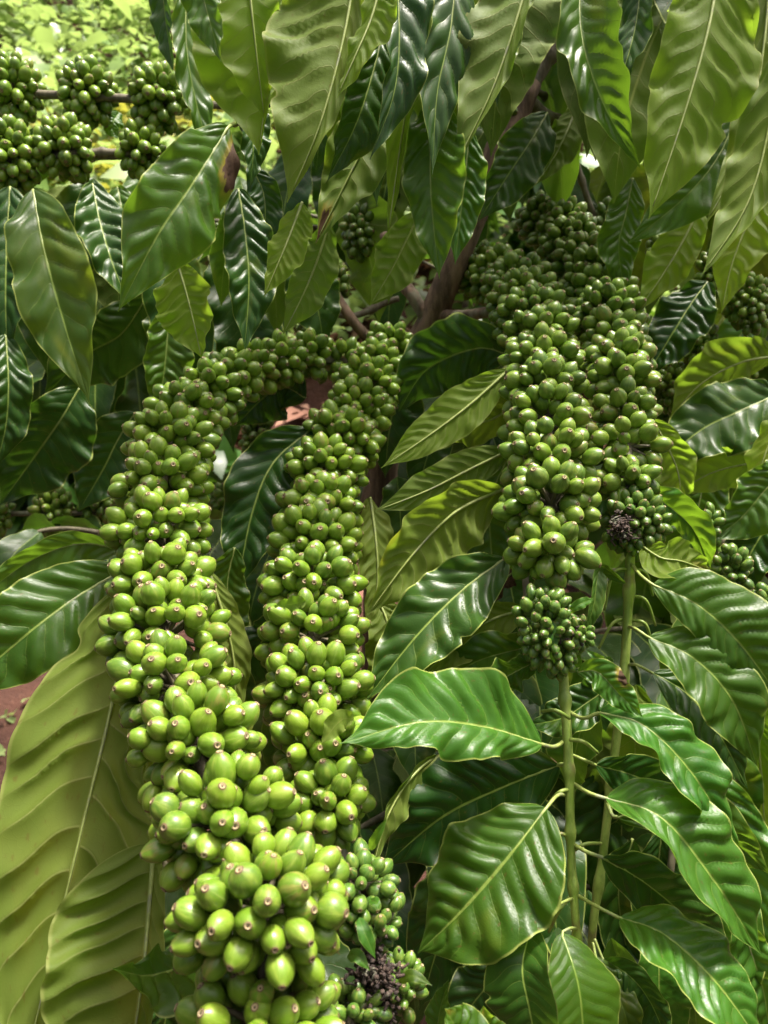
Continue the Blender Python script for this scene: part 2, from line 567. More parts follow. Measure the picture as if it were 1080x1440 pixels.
def cherry_profile(kind, lo=False):
    """(radius, z, v) rings from the stalk pole to the scar pole; unit length."""
    rs = {0: (.405, 1.0, .01), 1: (.395, 1.03, .05), 2: (.425, .95, -.01), 3: (.400, 1.08, .10), 4: (.375, 1.03, .03)}[kind]
    rm, ln, pt = rs
    k = 9 if not lo else 7
    out = [(0.0, -.5 * ln, 0.0)]
    end = math.asin(.12 / rm)
    for i in range(1, k + 1):
        ph = math.pi * i / (k + 1) if i < k + 1 else 0
        ph = (math.pi - end) * i / k
        r = rm * math.sin(ph)
        z = -.5 * ln * math.cos(ph)
        if z > 0:                                   # point the outer half a little
            r *= 1 - pt * 1.6 * (z / (.5 * ln)) ** 2 * (1 - .3 * (z / (.5 * ln)))
            z *= 1 + pt * .5 * (z / (.5 * ln)) ** 2
        out.append((r, z, .8 * i / k))
    r, z, _ = out[-1]
    out += [(.094, z + .030, .85), (.068, z + .038, .88), (.056, z + .012, .91), (.026, z + .008, .94), (.018, z + .022, .97), (0, z + .022, 1.0)]
    return out


def cherry_geo(kind, seg=16, lo=False):
    prof = cherry_profile(kind, lo)
    rs = np.random.RandomState(kind + 3)
    l1, l2, p1, p2 = rs.uniform(.02, .05), rs.uniform(.01, .025), *rs.uniform(0, 6.28, 2)
    th = np.linspace(0, 2 * np.pi, seg, endpoint=False)
    V, U = [], []
    for (r, z, v) in prof[1:-1]:
        rr = r * (1 + l1 * np.cos(2 * th + p1) + l2 * np.cos(3 * th + p2))
        V.append(np.stack([rr * np.cos(th), rr * np.sin(th), np.full(seg, z)], 1))
        U.append(np.stack([th / (2 * np.pi), np.full(seg, v)], 1))
    n = len(prof) - 2
    V = np.concatenate(V + [np.array([[0, 0, prof[0][1]], [0, 0, prof[-1][1]]])])
    i, j = np.meshgrid(np.arange(n - 1), np.arange(seg), indexing='ij')
    a = i * seg + j
    b = i * seg + (j + 1) % seg
    Fc = np.stack([a, b, b + seg, a + seg], -1).reshape(-1, 4)
    caps = []
    p0, p1_ = n * seg, n * seg + 1
    for j in range(0, seg, 2):
        caps.append((p0, (j + 2) % seg, j + 1, j))
        e = (n - 1) * seg
        caps.append((p1_, e + j, e + j + 1, e + (j + 2) % seg))
    Fc = np.concatenate([Fc, caps])
    # per-loop uvs so the seam stays clean
    vs = np.concatenate([np.array([p[2] for p in prof[1:-1]]).repeat(seg), [0.0, 1.0]])
    LU = []
    for f in Fc:
        us = np.array([(k % seg) / seg if k < n * seg else np.nan for k in f])
        ok = us[~np.isnan(us)]
        if ok.max() - ok.min() > .5:
            us = np.where(us < .5, us + 1, us)
        us = np.where(np.isnan(us), np.nanmean(us), us)
        LU.append(np.stack([us, vs[f]], 1))
    return V, Fc, np.concatenate(LU)


CH_HI = [cherry_geo(k, 18) for k in range(5)]
CH_LO = [cherry_geo(k, 12, True) for k in range(5)]
CH_MESH = {}


def cherry_mesh(kind, mat):
    if (kind, mat) not in CH_MESH:
        V, Fc, U = CH_HI[kind]
        o = mesh_obj('cherry', V, Fc, M[mat], None, U)
        CH_MESH[kind, mat] = o.data
        bpy.data.objects.remove(o)
    return CH_MESH[kind, mat]


def pack(path, seed, scal=.60, nodes=None, dome=(False, True), inner=True, density=1.0):
    """path: list of (px,py,d,halfwidth_px,cherry_px). Returns a list of (pos, dir, length, node index) and the node centres.
    Cherries crowd on a shell about the branch, pushed apart until they only touch."""
    rs = np.random.RandomState(seed)
    pts = []
    for (px, py, d, hw, cp) in path:
        w = W(px, py, d)
        pts.append((*w, .87 * hw / F * d, 1.03 * cp / F * d))
    n = 160
    S, L = spline(pts, n)
    C, RW, LC = S[:, :3], S[:, 3], S[:, 4]
    T = frames(C)
    ref = np.array([.31, .2, .93])
    A = np.cross(T, ref)
    A /= np.linalg.norm(A, axis=1)[:, None]
    B = np.cross(T, A)
    sx = np.linspace(0, L, n)
    # nodes
    if nodes is None:
        k, s, nodes_s = 0, 0.0, []
        s = np.interp(0, sx, RW) * (.8 if not dome[0] else 1.0)
        while s < L:
            nodes_s.append(s)
            s += max(.018, 1.42 * np.interp(s, sx, RW))
    else:
        nodes_s = [L * q for q in nodes]
    nodes_s = np.array(nodes_s if len(nodes_s) else [L / 2])

    nf = rs.uniform(.93, 1.07, len(nodes_s))

    def env(s):
        r = np.interp(s, sx, RW)
        if len(nodes_s) > 1 and scal:
            dn = np.abs(s[:, None] - nodes_s[None, :])
            near = dn.min(1)
            gap = np.interp(s, nodes_s, np.gradient(nodes_s)) * .5
            q = np.clip(near / gap, 0, 1.1)
            r = r * (1.09 - scal * q ** 2.2) * np.interp(s, nodes_s, nf)
        for end, on in ((0, dome[0]), (L, dome[1])):
            if on:
                Re = np.interp(end, sx, RW)
                q = np.clip(1 - np.abs(s - end) / Re, 0, 1)
                r = r * np.sqrt(np.clip(1 - q ** 2, .02, 1))
        return r
    res = []
    placed = []
    for layer in ((0, 1) if inner else (0,)):
        lc0 = LC.mean()
        depth = (.42 if layer == 0 else 1.12)
        seg_s = np.linspace(0, L, 300)
        rr = np.clip(env(seg_s) - depth * np.interp(seg_s, sx, LC), .15 * lc0, None)
        lcs = np.interp(seg_s, sx, LC)
        dens = rr * 2 * np.pi / (.866 * (.80 * lcs) ** 2)
        N = int(dens.mean() * L * density * (1.0 if layer == 0 else .75))
        cdf = np.cumsum(dens)
        cdf /= cdf[-1]
        s = np.interp(rs.uniform(0, 1, N), cdf, seg_s)
        th = rs.uniform(0, 2 * np.pi, N)
        size = np.clip(rs.normal(1.0, .095, N), .70, 1.18)
        jr = rs.uniform(-.16, .12, N)

        def pos(s, th):
            c = np.stack([np.interp(s, sx, C[:, k]) for k in range(3)], 1)
            a = np.stack([np.interp(s, sx, A[:, k]) for k in range(3)], 1)
            b = np.stack([np.interp(s, sx, B[:, k]) for k in range(3)], 1)
            t = np.stack([np.interp(s, sx, T[:, k]) for k in range(3)], 1)
            lc = np.interp(s, sx, LC)
            r = np.clip(env(s) - depth * lc + jr * lc, .12 * lc, None)
            er = np.cos(th)[:, None] * a + np.sin(th)[:, None] * b
            et = -np.sin(th)[:, None] * a + np.cos(th)[:, None] * b
            return c + er * r[:, None], er, et, t, r, lc, c
        for it in range(70):
            p, er, et, t, r, lc, c = pos(s, th)
            rad = .415 * lc * size
            D = p[:, None, :] - p[None, :, :]
            dist = np.sqrt((D ** 2).sum(-1)) + 1e-9
            tgt = (rad[:, None] + rad[None, :]) * .97
            ov = np.clip(tgt - dist, 0, None)
            np.fill_diagonal(ov, 0)
            mv = (D / dist[:, :, None] * (ov * .42)[:, :, None]).sum(1)
            s = np.clip(s + (mv * t).sum(1), 0, L)
            th = th + (mv * et).sum(1) / np.maximum(r, .004)
            jr = np.clip(jr + .5 * (mv * er).sum(1) / lc, -.35, .22)
        p, er, et, t, r, lc, c = pos(s, th)
        # drop the worst overlaps
        rad = .415 * lc * size
        D = np.sqrt(((p[:, None, :] - p[None, :, :]) ** 2).sum(-1)) + np.eye(len(p)) * 9
        keep = np.ones(len(p), bool)
        for i in range(len(p)):
            if keep[i]:
                q = (D[i] < (rad[i] + rad) * .70) & keep
                q[:i + 1] = False
                keep[q] = False
        ni = np.abs(s[:, None] - nodes_s[None, :]).argmin(1)
        if len(nodes_s) > 1 and scal > .2:
            gap = np.interp(s, nodes_s, np.gradient(nodes_s)) * .5
            q = np.abs(s - nodes_s[ni]) / gap
            mid_ = (s > nodes_s[0]) & (s < nodes_s[-1])
            if layer == 0:
                keep &= ~(mid_ & (q > .76) & (rs.uniform(0, 1, len(s)) < .9))
            else:
                keep &= ~(mid_ & (q > .82) & (rs.uniform(0, 1, len(s)) < .5))
        for i in np.nonzero(keep)[0]:
            ds = s[i] - nodes_s[ni[i]]
            dome_t = 0
            for end, on, sg in ((0, dome[0], -1), (L, dome[1], 1)):
                if on:
                    Re = np.interp(end, sx, RW)
                    dome_t += sg * max(0, 1 - abs(s[i] - end) / Re) * 1.6
            tilt = np.clip(ds / max(.010, 1.1 * lc[i]), -1, 1) * .95 + dome_t
            v = er[i] + t[i] * tilt + rs.normal(0, .12, 3)
            v /= np.linalg.norm(v)
            res.append((p[i], v, lc[i] * size[i], int(ni[i]), layer))
    cen = np.stack([np.interp(nodes_s, sx, C[:, k]) for k in range(3)], 1)
    return res, cen, C, T


def quat_for(v, rs):
    q = Vector(v).to_track_quat('Z', 'Y')
    return q @ Quaternion((0, 0, 1), rs.uniform(0, 6.28))


ALL = []      # (branch index, cherry) kept until every branch is packed, to find what shows


class Fruit:
    def __init__(s, t, mat, singles=100):
        s.t, s.mat, s.singles = t, mat, singles
        s.ch = []
        s.cen = []

    def add(s, path, seed, mat=None, **kw):
        res, cen, C, T = pack(path, seed, **kw)
        k = len(s.cen)
        s.cen += [c for c in cen]
        for (p, v, l, ni, lay) in res:
            s.ch.append([p, v, l, ni + k, lay, mat or s.mat])
        return C


FR = []


def build_fruits():
    P = np.array([c[0] for f in FR for c in f.ch])
    Ls = np.array([c[2] for f in FR for c in f.ch])
    own = np.array([i for i, f in enumerate(FR) for c in f.ch])
    idx = np.array([k for f in FR for k in range(len(f.ch))])
    rel = P - CAMN
    dep = rel @ np.array(FWD)
    px = 540 + F * (rel @ np.array(RGT)) / dep
    py = 720 - F * (rel @ np.array(UPV)) / dep
    vis = np.zeros(len(P))
    infr = (px > -10) & (px < 1090) & (py > -10) & (py < 1450)
    prad = F * .40 * Ls / dep
    for i in np.nonzero(infr)[0]:
        near = (np.abs(px - px[i]) < prad + prad[i]) & (np.abs(py - py[i]) < prad + prad[i]) & (dep < dep[i] - .001)
        k = 0
        for a in range(9):
            ox, oy = (0, 0) if a == 8 else (.65 * prad[i] * math.cos(a * .785), .65 * prad[i] * math.sin(a * .785))
            k += not np.any((px[near] - px[i] - ox) ** 2 + (py[near] - py[i] - oy) ** 2 < prad[near] ** 2)
        vis[i] = k / 9
    score = vis * prad ** 2
    for fi, f in enumerate(FR):
        rs = random.Random(fi * 17 + 3)
        ids = np.nonzero(own == fi)[0]
        order = ids[np.argsort(-score[ids])]
        chosen = [i for i in order[:f.singles] if vis[i] > .2]
        cs = set(chosen)
        clusters = {}
        for i in chosen:
            p, v, l, ni, lay, mat = f.ch[idx[i]]
            if ni not in clusters:
                c = Vector(f.cen[ni])
                V, Fc, U = node_core(c, f, ni, rs)
                clusters[ni] = mesh_obj('cherry_cluster', V, Fc, M['twig'], f.t, U, origin=c)
            cl = clusters[ni]
            o = bpy.data.objects.new('cherry', cherry_mesh(rs.choice((0, 0, 1, 2, 3, 4)), mat))
            COL.objects.link(o)
            o.parent = cl
            o.rotation_mode = 'QUATERNION'
            o.rotation_quaternion = quat_for(v, rs)
            o.scale = (l * rs.uniform(.94, 1.08), l * rs.uniform(.94, 1.08), l)
            o.location = Vector(p) - WLOC[cl.name]
        rest = [i for i in ids if i not in cs]
        bym = {}
        for i in rest:
            p, v, l, ni, lay, mat = f.ch[idx[i]]
            if lay == 1 and vis[i] < .01 and rs.random() < .35:
                continue
            g = CH_HI if (prad[i] > 8 and vis[i] > .1) else CH_LO
            V, Fc, U = g[rs.choice((0, 0, 1, 2, 3, 4))]
            m = np.array(quat_for(v, rs).to_matrix())
            bym.setdefault(mat, []).append((V * l @ m.T + p, Fc, U))
        if bym:
            mats = list(bym)
            Vs, Fs, Us, mi = [], [], [], []
            k = 0
            for q, mt in enumerate(mats):
                for V, Fc, U in bym[mt]:
                    Vs.append(V)
                    Fs.append(Fc + k)
                    Us.append(U)
                    mi.append(np.full(len(Fc), q))
                    k += len(V)
            o = mesh_obj('cherries', np.concatenate(Vs), np.concatenate(Fs), M[mats[0]], f.t, np.concatenate(Us))
            for mt in mats[1:]:
                o.data.materials.append(M[mt])
            o.data.polygons.foreach_set('material_index', np.concatenate(mi).astype(np.int32))
            o['kind'] = 'stuff'
        print('FRUIT', f.t.name, len(ids), 'singles', len(chosen))


def node_core(c, f, ni, rs):
    """the woody node in a cluster's heart and its short stalks"""
    parts = []
    mine = [q for q in f.ch if q[3] == ni]
    for q in rs.sample(mine, min(18, len(mine))):
        a = np.array(c)
        b = np.array(q[0]) - np.array(q[1]) * q[2] * .42
        parts.append(tube_geo([a, a * .5 + b * .5 + np.array(q[1]) * .001, b], .0016, .0009, n=6, seg=6))
    return merge(parts)


def debris(parent, center, rad, n, seed, name='dried_flowers'):
    rs = np.random.RandomState(seed)
    parts = []
    c = np.array(center)
    for i in range(n):
        p = c + rs.normal(0, rad * .5, 3)
        v = rs.normal(0, 1, 3)
        v /= np.linalg.norm(v)
        w = rs.normal(0, 1, 3) * .3
        l = rs.uniform(.0018, .0045)
        parts.append(tube_geo([p, p + v * l * .5 + w * l * .4, p + (v + w) * l], rs.uniform(.0006, .0013), .0005, n=6, seg=6))
    V, Fc, U = merge(parts)
    return mesh_obj(name, V, Fc, M['debris'], parent, U)

# ================================================================== THE PLACE
# ------------------------------------------------------------------ ground
def gz(x, y):
    x = np.asarray(x, float)
    y = np.asarray(y, float)
    b = np.clip(y - 2.5, 0, None)
    z = .62 * b - .62 * np.clip(y - 12, 0, None) * .55
    return z + .03 * np.sin(x * 2.1 + y) + .02 * np.sin(y * 3.7 - x * 1.3)


def ground():
    xs = np.concatenate([np.linspace(-120, -6, 16), np.linspace(-5.6, 5.6, 70), np.linspace(6, 120, 16)])
    ys = np.concatenate([np.linspace(-60, -2, 12), np.linspace(-1.8, 9.5, 76), np.linspace(10, 260, 22)])
    X, Y = np.meshgrid(xs, ys, indexing='ij')
    Z = gz(X, Y) + nrs.uniform(-.012, .012, X.shape)
    V = np.stack([X, Y, Z], -1).reshape(-1, 3)
    n2 = len(ys)
    i, j = np.meshgrid(np.arange(len(xs) - 1), np.arange(n2 - 1), indexing='ij')
    a = i * n2 + j
    Fc = np.stack([a, a + n2, a + n2 + 1, a + 1], -1).reshape(-1, 4)
    o = mesh_obj('ground', V, Fc, M['soil'], None, V[:, :2])
    o['kind'] = 'structure'


ground()


def leaflets(P, Ln, wid, rs, flat=.5, droop=.3):
    """many small folded leaves, one 9-vertex blade at each point"""
    n = len(P)
    yaw = rs.uniform(0, 6.28, n)
    pit = rs.normal(0, flat, n)
    T = np.stack([np.cos(yaw) * np.cos(pit), np.sin(yaw) * np.cos(pit), np.sin(pit)], 1)
    up = np.array([0, 0, 1.0]) + rs.normal(0, .35, (n, 3))
    Bv = np.cross(T, up)
    Bv /= np.linalg.norm(Bv, axis=1)[:, None]
    Nn = np.cross(Bv, T)
    V = np.zeros((n, 9, 3))
    rows = [(0, .0, 0), (.33, .42, 0), (.68, .36, 1), (1, 0, 2)]
    idx = 0
    L = Ln[:, None]
    w = (Ln * wid)[:, None]
    dr = lambda q: -Nn * (L * droop * q * q)
    V[:, 0] = P
    V[:, 1] = P + T * L * .33 + Bv * w * .8 + Nn * w * .25 + dr(.33)
    V[:, 2] = P + T * L * .33 + dr(.33)
    V[:, 3] = P + T * L * .33 - Bv * w * .8 + Nn * w * .25 + dr(.33)
    V[:, 4] = P + T * L * .68 + Bv * w * .7 + Nn * w * .2 + dr(.68)
    V[:, 5] = P + T * L * .68 + dr(.68)
    V[:, 6] = P + T * L * .68 - Bv * w * .7 + Nn * w * .2 + dr(.68)
    V[:, 7] = P + T * L + dr(1.0)
    V[:, 8] = P + T * L * .15 + dr(.15)
    f = np.array([(0, 1, 2, 8), (0, 8, 2, 3), (1, 4, 5, 2), (2, 5, 6, 3), (4, 7, 5, 2), (5, 7, 6, 2)])
    f = np.array([(0, 1, 2, 3), (1, 4, 5, 2), (2, 5, 6, 3), (4, 7, 6, 5)])
    Fc = (np.arange(n)[:, None, None] * 9 + f[None]).reshape(-1, 4)
    return V.reshape(-1, 3), Fc, np.zeros((n * 9, 2))


def weeds(name, n, xr, yr, hmax, ln, mat, seed):
    rs = np.random.RandomState(seed)
    x = rs.uniform(*xr, n)
    y = rs.uniform(*yr, n)
    clump = .5 + .5 * np.sin(x * 5.1 + 1.3 * np.sin(y * 3)) * np.sin(y * 4.3 + seed)
    h = rs.uniform(0, 1, n) ** .8 * hmax * (.35 + .65 * clump)
    P = np.stack([x, y, gz(x, y) + h], 1)
    V, Fc, U = leaflets(P, rs.uniform(ln * .5, ln * 1.3, n), .42, rs, .5)
    o = mesh_obj(name, V, Fc, M[mat], None, U, smooth=True)
    o['kind'] = 'stuff'
    return o


w1 = weeds('weeds', 30000, (-4.2, 4.5), (3.2, 8.0), .42, .085, 'weed', 3)
w1['label'] = 'sunlit bank of broad leaved green weeds behind the coffee branches'
w1['category'] = 'weeds'
w2 = weeds('yellowing_weeds', 1500, (-2.0, -.6), (3.6, 5.2), .45, .075, 'weed_yellow', 5)
w2['label'] = 'yellow patch of weeds among the green bank'
w2['category'] = 'weeds'
w4 = weeds('far_weeds', 14000, (-12, 12), (5.0, 16.0), .6, .17, 'weed', 15)
w4['label'] = 'green weeds covering the far slope'
w4['category'] = 'weeds'
w3 = weeds('ground_weeds', 260, (-1.3, -.4), (1.1, 2.2), .03, .03, 'weed', 8)
w3['label'] = 'tiny seedlings dotted over the red soil'
w3['category'] = 'weeds'
rs_ = np.random.RandomState(4)
nl = 3000
lx, ly = rs_.uniform(-2.5, 2.5, nl), rs_.uniform(2.3, 4.2, nl)
V, Fc, U = leaflets(np.stack([lx, ly, gz(lx, ly) + rs_.uniform(.01, .05, nl)], 1), rs_.uniform(.03, .13, nl), .4, rs_, .25, .35)
lit = mesh_obj('leaf_litter', V, Fc, M['litter'], None, U)
lit['kind'] = 'stuff'
lit['label'] = 'dry pinkish brown leaves fallen on the red soil'
lit['category'] = 'leaf litter'

# ------------------------------------------------------------------ trunk
tr = root('coffee_tree', W(560, 900, .95) * 1.0, 'leaning woody brown coffee trunk rising behind the fruit columns', 'tree')
gx = W(520, 900, .98)
base = (gx.x, gx.y, 0.0)
tr.location = base
WLOC[tr.name] = Vector(base)
tube('bark_stem', [base, W(535, 720, .93), W(565, 580, .86), W(612, 440, .80), W(660, 320, .78), W(705, 215, .77), W(745, 115, .76)], .024, .0125, M['bark'], tr, n=90, seg=18, bumps=.06, seed=3, nodes=[.62, .78, .95])
tube('green_shoot', [W(743, 122, .76), W(762, 90, .76), W(792, 30, .76), W(815, -60, .77)], .0095, .006, M['twig'], tr, n=30, seg=12, bumps=.03, nodes=[.25])
tube('side_branch', [W(603, 452, .80), W(580, 415, .80), W(566, 395, .81), W(540, 330, .83)], .0075, .005, M['bark'], tr, n=24, seg=10, bumps=.05)
tube('side_branch', [W(565, 520, .83), W(512, 470, .80), W(478, 425, .80), W(440, 360, .82)], .0062, .0045, M['bark'], tr, n=24, seg=10, bumps=.05)
tube('side_branch', [W(612, 445, .80), W(655, 444, .77), W(700, 436, .72)], .0065, .005, M['bark'], tr, n=20, seg=10, bumps=.05)
tube('side_branch', [W(735, 135, .765), W(780, 168, .80), W(860, 165, .84)], .007, .005, M['twig'], tr, n=20, seg=10, bumps=.05)

# ------------------------------------------------------------------ the four laden branches
def K(c):            # depth at which a full-grown cherry measures c photo pixels
    return F * CL / c


GF = 'laden coffee branches in the foreground'
# left
lb = root('fruiting_branch', W(470, 500, K(20.5)), 'long fruit-laden branch arching over the big olive leaf, its lowest cherries the largest of all', 'coffee branch', GF)
pathL = [(505, 515, K(20), 36, 20), (440, 503, K(20.5), 40, 20.5), (370, 512, K(21.5), 44, 21.5), (312, 540, K(23), 52, 23), (262, 590, K(25), 60, 25), (232, 655, K(27), 68, 27), (226, 720, K(28.5), 74, 28.5), (226, 800, K(30), 77, 30),
         (236, 900, K(33), 88, 33), (262, 1025, K(37.5), 100, 37.5), (322, 1165, K(42), 112, 42), (376, 1315, K(46), 124, 46), (366, 1425, K(46.5), 116, 46), (350, 1530, K(46.5), 100, 46)]
fL = Fruit(lb, 'cherry', 104)
C = fL.add(pathL, 21, density=1.06)
tube('stem', [tuple(c) for c in C[::8]], .0042, .003, M['twig'], lb, n=60, seg=10)
FR.append(fL)

# centre
cb = root('fruiting_branch', W(545, 480, K(19.5)), 'fruit-laden branch between the trunk and the bright glossy leaf, ending in tiny unripe cherries', 'coffee branch', GF)
pathC = [(560, 478, K(19), 42, 19), (528, 520, K(20), 48, 20), (498, 590, K(22), 56, 22), (462, 655, K(23.5), 60, 23.5), (450, 720, K(25), 65, 25), (438, 805, K(27.5), 70, 27.5), (441, 905, K(30), 80, 30), (446, 1005, K(33), 75, 33), (462, 1110, K(36), 66, 36), (474, 1185, K(37), 52, 34)]
fC = Fruit(cb, 'cherry', 104)
C = fC.add(pathC, 33, density=1.06)
fC.mat = 'cherry_young'
C2 = fC.add([(480, 1200, K(37.5), 58, 28), (500, 1245, K(38.5), 62, 24), (520, 1285, K(39), 58, 22), (535, 1330, K(39.5), 48, 21)], 35, mat='cherry_young', dome=(True, True), scal=0, density=.8)
C3 = fC.add([(560, 1345, K(39.5), 38, 21), (562, 1390, K(39.5), 44, 22), (550, 1430, K(39.5), 44, 22)], 36, mat='cherry_young', dome=(True, True), scal=0, density=.8, nodes=[.5])
C4 = fC.add([(470, 1385, K(40.5), 46, 22), (490, 1430, K(41), 64, 23), (500, 1480, K(41), 62, 24)], 37, mat='cherry_young', dome=(True, True), scal=0, density=.9, nodes=[.5])
tube('stem', [tuple(c) for c in C[::8]] + [tuple(W(500, 1270, K(38))), tuple(W(520, 1360, K(39))), tuple(W(520, 1470, K(40)))], .0042, .0022, M['twig'], cb, n=80, seg=10)
debris(cb, W(528, 1372, K(40.5)), .010, 260, 5)
debris(cb, W(530, 1425, K(40.5)), .008, 160, 6)
FR.append(fC)

# right, in front
rb = root('fruiting_branch', W(640, 385, K(18)), 'fruit-laden branch hanging right of the trunk, with a green leafy shoot below its last cherries', 'coffee branch', GF)
pathR = [(650, 392, K(18), 38, 18), (695, 385, K(18.5), 46, 18.5), (738, 425, K(20.5), 56, 20.5), (762, 510, K(24), 60, 24), (770, 600, K(27), 66, 27), (774, 690, K(29.5), 70, 29.5), (776, 770, K(31), 70, 31), (780, 815, K(31.5), 60, 31.5)]
fR = Fruit(rb, 'cherry_mid', 104)
C = fR.add(pathR, 44, density=1.06)
C2 = fR.add([(776, 826, K(32.2), 40, 18), (764, 862, K(32.5), 50, 17), (774, 905, K(32.5), 50, 16), (788, 950, K(32.5), 30, 14)], 45, mat='cherry_young', dome=(True, True), scal=0, density=.7, nodes=[.5])
C3 = fR.add([(806, 868, K(32.6), 36, 15), (816, 915, K(32.6), 40, 14)], 46, mat='cherry_young', dome=(True, True), scal=0, density=.7, nodes=[.5])
dR = K(32)
tube('stem', [tuple(c) for c in C[::8]] + [tuple(W(784, 880, dR))], .0042, .0034, M['twig'], rb, n=60, seg=10)
SH = [W(784, 870, dR), W(792, 950, dR), W(800, 1080, dR - .01), W(803, 1200, dR - .015), W(811, 1315, dR - .02), W(818, 1420, dR - .01)]
tube('green_shoot', SH, .0030, .0020, M['stem'], rb, n=150, seg=12, nodes=[.1, .21, .385, .535, .665, .79])
debris(rb, W(800, 890, dR - .012), .006, 120, 9)
FR.append(fR)

# right, behind
bb = root('fruiting_branch', W(745, 300, K(17)), 'fruit-laden branch furthest right, ending in dark shrivelled small cherries above a bare green stem', 'coffee branch', GF)
pathB = [(735, 308, K(17), 38, 17), (775, 318, K(17.5), 44, 17.5), (825, 378, K(19.5), 50, 19.5), (855, 450, K(22), 54, 22), (872, 530, K(25), 52, 25), (880, 610, K(27), 52, 27), (884, 672, K(28), 52, 26), (890, 712, K(28.3), 46, 24)]
fB = Fruit(bb, 'cherry_mid', 100)
C = fB.add(pathB, 55, density=1.06)
C2 = fB.add([(900, 690, K(28.5), 46, 19), (892, 740, K(28.5), 54, 18), (896, 782, K(28.5), 34, 16)], 56, mat='cherry_young', dome=(True, True), scal=.1, density=.9)
dB = K(28.5)
tube('stem', [tuple(c) for c in C[::8]] + [tuple(W(890, 740, dB))], .0042, .0034, M['twig'], bb, n=60, seg=10)
SB = [W(888, 735, dB), W(884, 840, dB - .005), W(877, 950, dB - .01), W(862, 1080, dB - .02), W(848, 1200, dB - .03), W(832, 1335, dB - .035), W(850, 1400, dB - .02), W(880, 1480, dB)]
tube('green_shoot', SB, .0031, .0022, M['stem'], bb, n=150, seg=12, nodes=[.12, .28, .46, .62, .77])
debris(bb, W(872, 742, dB - .020), .007, 130, 12)
FR.append(fB)

# ------------------------------------------------------------------ upper left branches with separate clusters
GU = 'distant horizontal fruit branches'


def twig_with_clusters(label, twig, balls, mat, seed, r=.0034, singles=0, group=GU, tw='twig'):
    t = root('fruiting_branch', W(*twig[-1]), label, 'coffee branch', group)
    tube('stem', [W(*p) for p in twig], r, r * .85, M[tw], t, n=80, seg=10, bumps=.05, nodes=[.12, .3, .52, .7, .88])
    if singles:
        f = Fruit(t, mat, singles)
        for k, (px, py, d, hw, hh, cp) in enumerate(balls):
            f.add([(px, py - hh, d, hw, cp), (px, py, d, hw, cp), (px, py + hh, d, hw, cp)], seed + k, dome=(True, True), scal=0, nodes=[.5])
        FR.append(f)
    else:
        rs = random.Random(seed)
        for k, (px, py, d, hw, hh, cp) in enumerate(balls):
            res, cen, C, T = pack([(px, py - hh, d, hw, cp), (px, py, d, hw, cp), (px, py + hh, d, hw, cp)], seed + k, dome=(True, True), scal=0, nodes=[.5], inner=False)
            parts = []
            for (p, v, l, ni, lay) in res:
                V, Fc, U = CH_LO[rs.choice((0, 0, 1, 2, 3, 4))]
                parts.append((V * l @ np.array(quat_for(v, rs).to_matrix()).T + p, Fc, U))
            Vs, Fs, k2 = [], [], 0
            for V, Fc, U in parts:
                Vs.append(V)
                Fs.append(Fc + k2)
                k2 += len(V)
            mesh_obj('cherry_cluster', np.concatenate(Vs), np.concatenate(Fs), M[mat], t, np.concatenate([q[2] for q in parts]), origin=W(px, py, d))
    return t


d = K(19)
ul1 = twig_with_clusters('upper of two level branches against the sunny weeds, three round fruit clusters on it', [(-80, 128, d), (60, 133, d), (200, 140, d), (330, 150, d + .05)],
                         [(18, 128, d, 46, 44, 19), (122, 132, d, 45, 42, 19), (222, 138, d, 45, 42, 19)], 'cherry', 61, .0042, 75)
ul2 = twig_with_clusters('lower of two level branches against the sunny weeds, fruit clusters above hanging leaves', [(-80, 226, d - .03), (60, 222, d - .03), (140, 215, d - .02), (240, 218, d)],
                         [(14, 220, d - .03, 46, 48, 19.5), (92, 212, d - .025, 46, 42, 19), (196, 210, d - .01, 36, 34, 18.5)], 'cherry', 71, .0042, 75)
d = K(14.5)
ml = twig_with_clusters('thin brown branch with small fruit clusters below the dull dark leaves', [(-60, 722, d), (80, 722, d), (180, 718, d), (320, 700, d + .05)],
                        [(-8, 722, d, 28, 30, 14.5), (75, 720, d, 31, 32, 14.5), (138, 706, d, 30, 30, 14), (318, 712, d + .04, 24, 30, 14)], 'cherry_mid', 81, .0035, 80)
GB = 'half-hidden fruit branches in the shade'
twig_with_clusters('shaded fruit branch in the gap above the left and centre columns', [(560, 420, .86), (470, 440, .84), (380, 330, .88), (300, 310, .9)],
                   [(470, 402, .84, 26, 24, 15), (442, 452, .80, 30, 24, 15), (505, 325, .86, 28, 36, 16), (385, 340, .9, 20, 26, 15), (318, 330, .9, 22, 26, 15), (455, 505, .80, 28, 26, 16)], 'cherry_shaded', 91, group=GB)
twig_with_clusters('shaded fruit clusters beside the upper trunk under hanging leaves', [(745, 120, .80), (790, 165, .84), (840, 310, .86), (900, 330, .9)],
                   [(706, 152, .76, 20, 28, 18), (782, 168, .84, 24, 26, 16), (852, 312, .86, 24, 26, 16), (932, 358, .92, 26, 26, 14)], 'cherry_shaded', 101, group=GB)
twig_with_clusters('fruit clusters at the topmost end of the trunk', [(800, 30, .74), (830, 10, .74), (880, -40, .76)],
                   [(786, 20, .72, 24, 28, 21), (848, 25, .74, 22, 38, 20)], 'cherry_shaded', 111, group=GB)
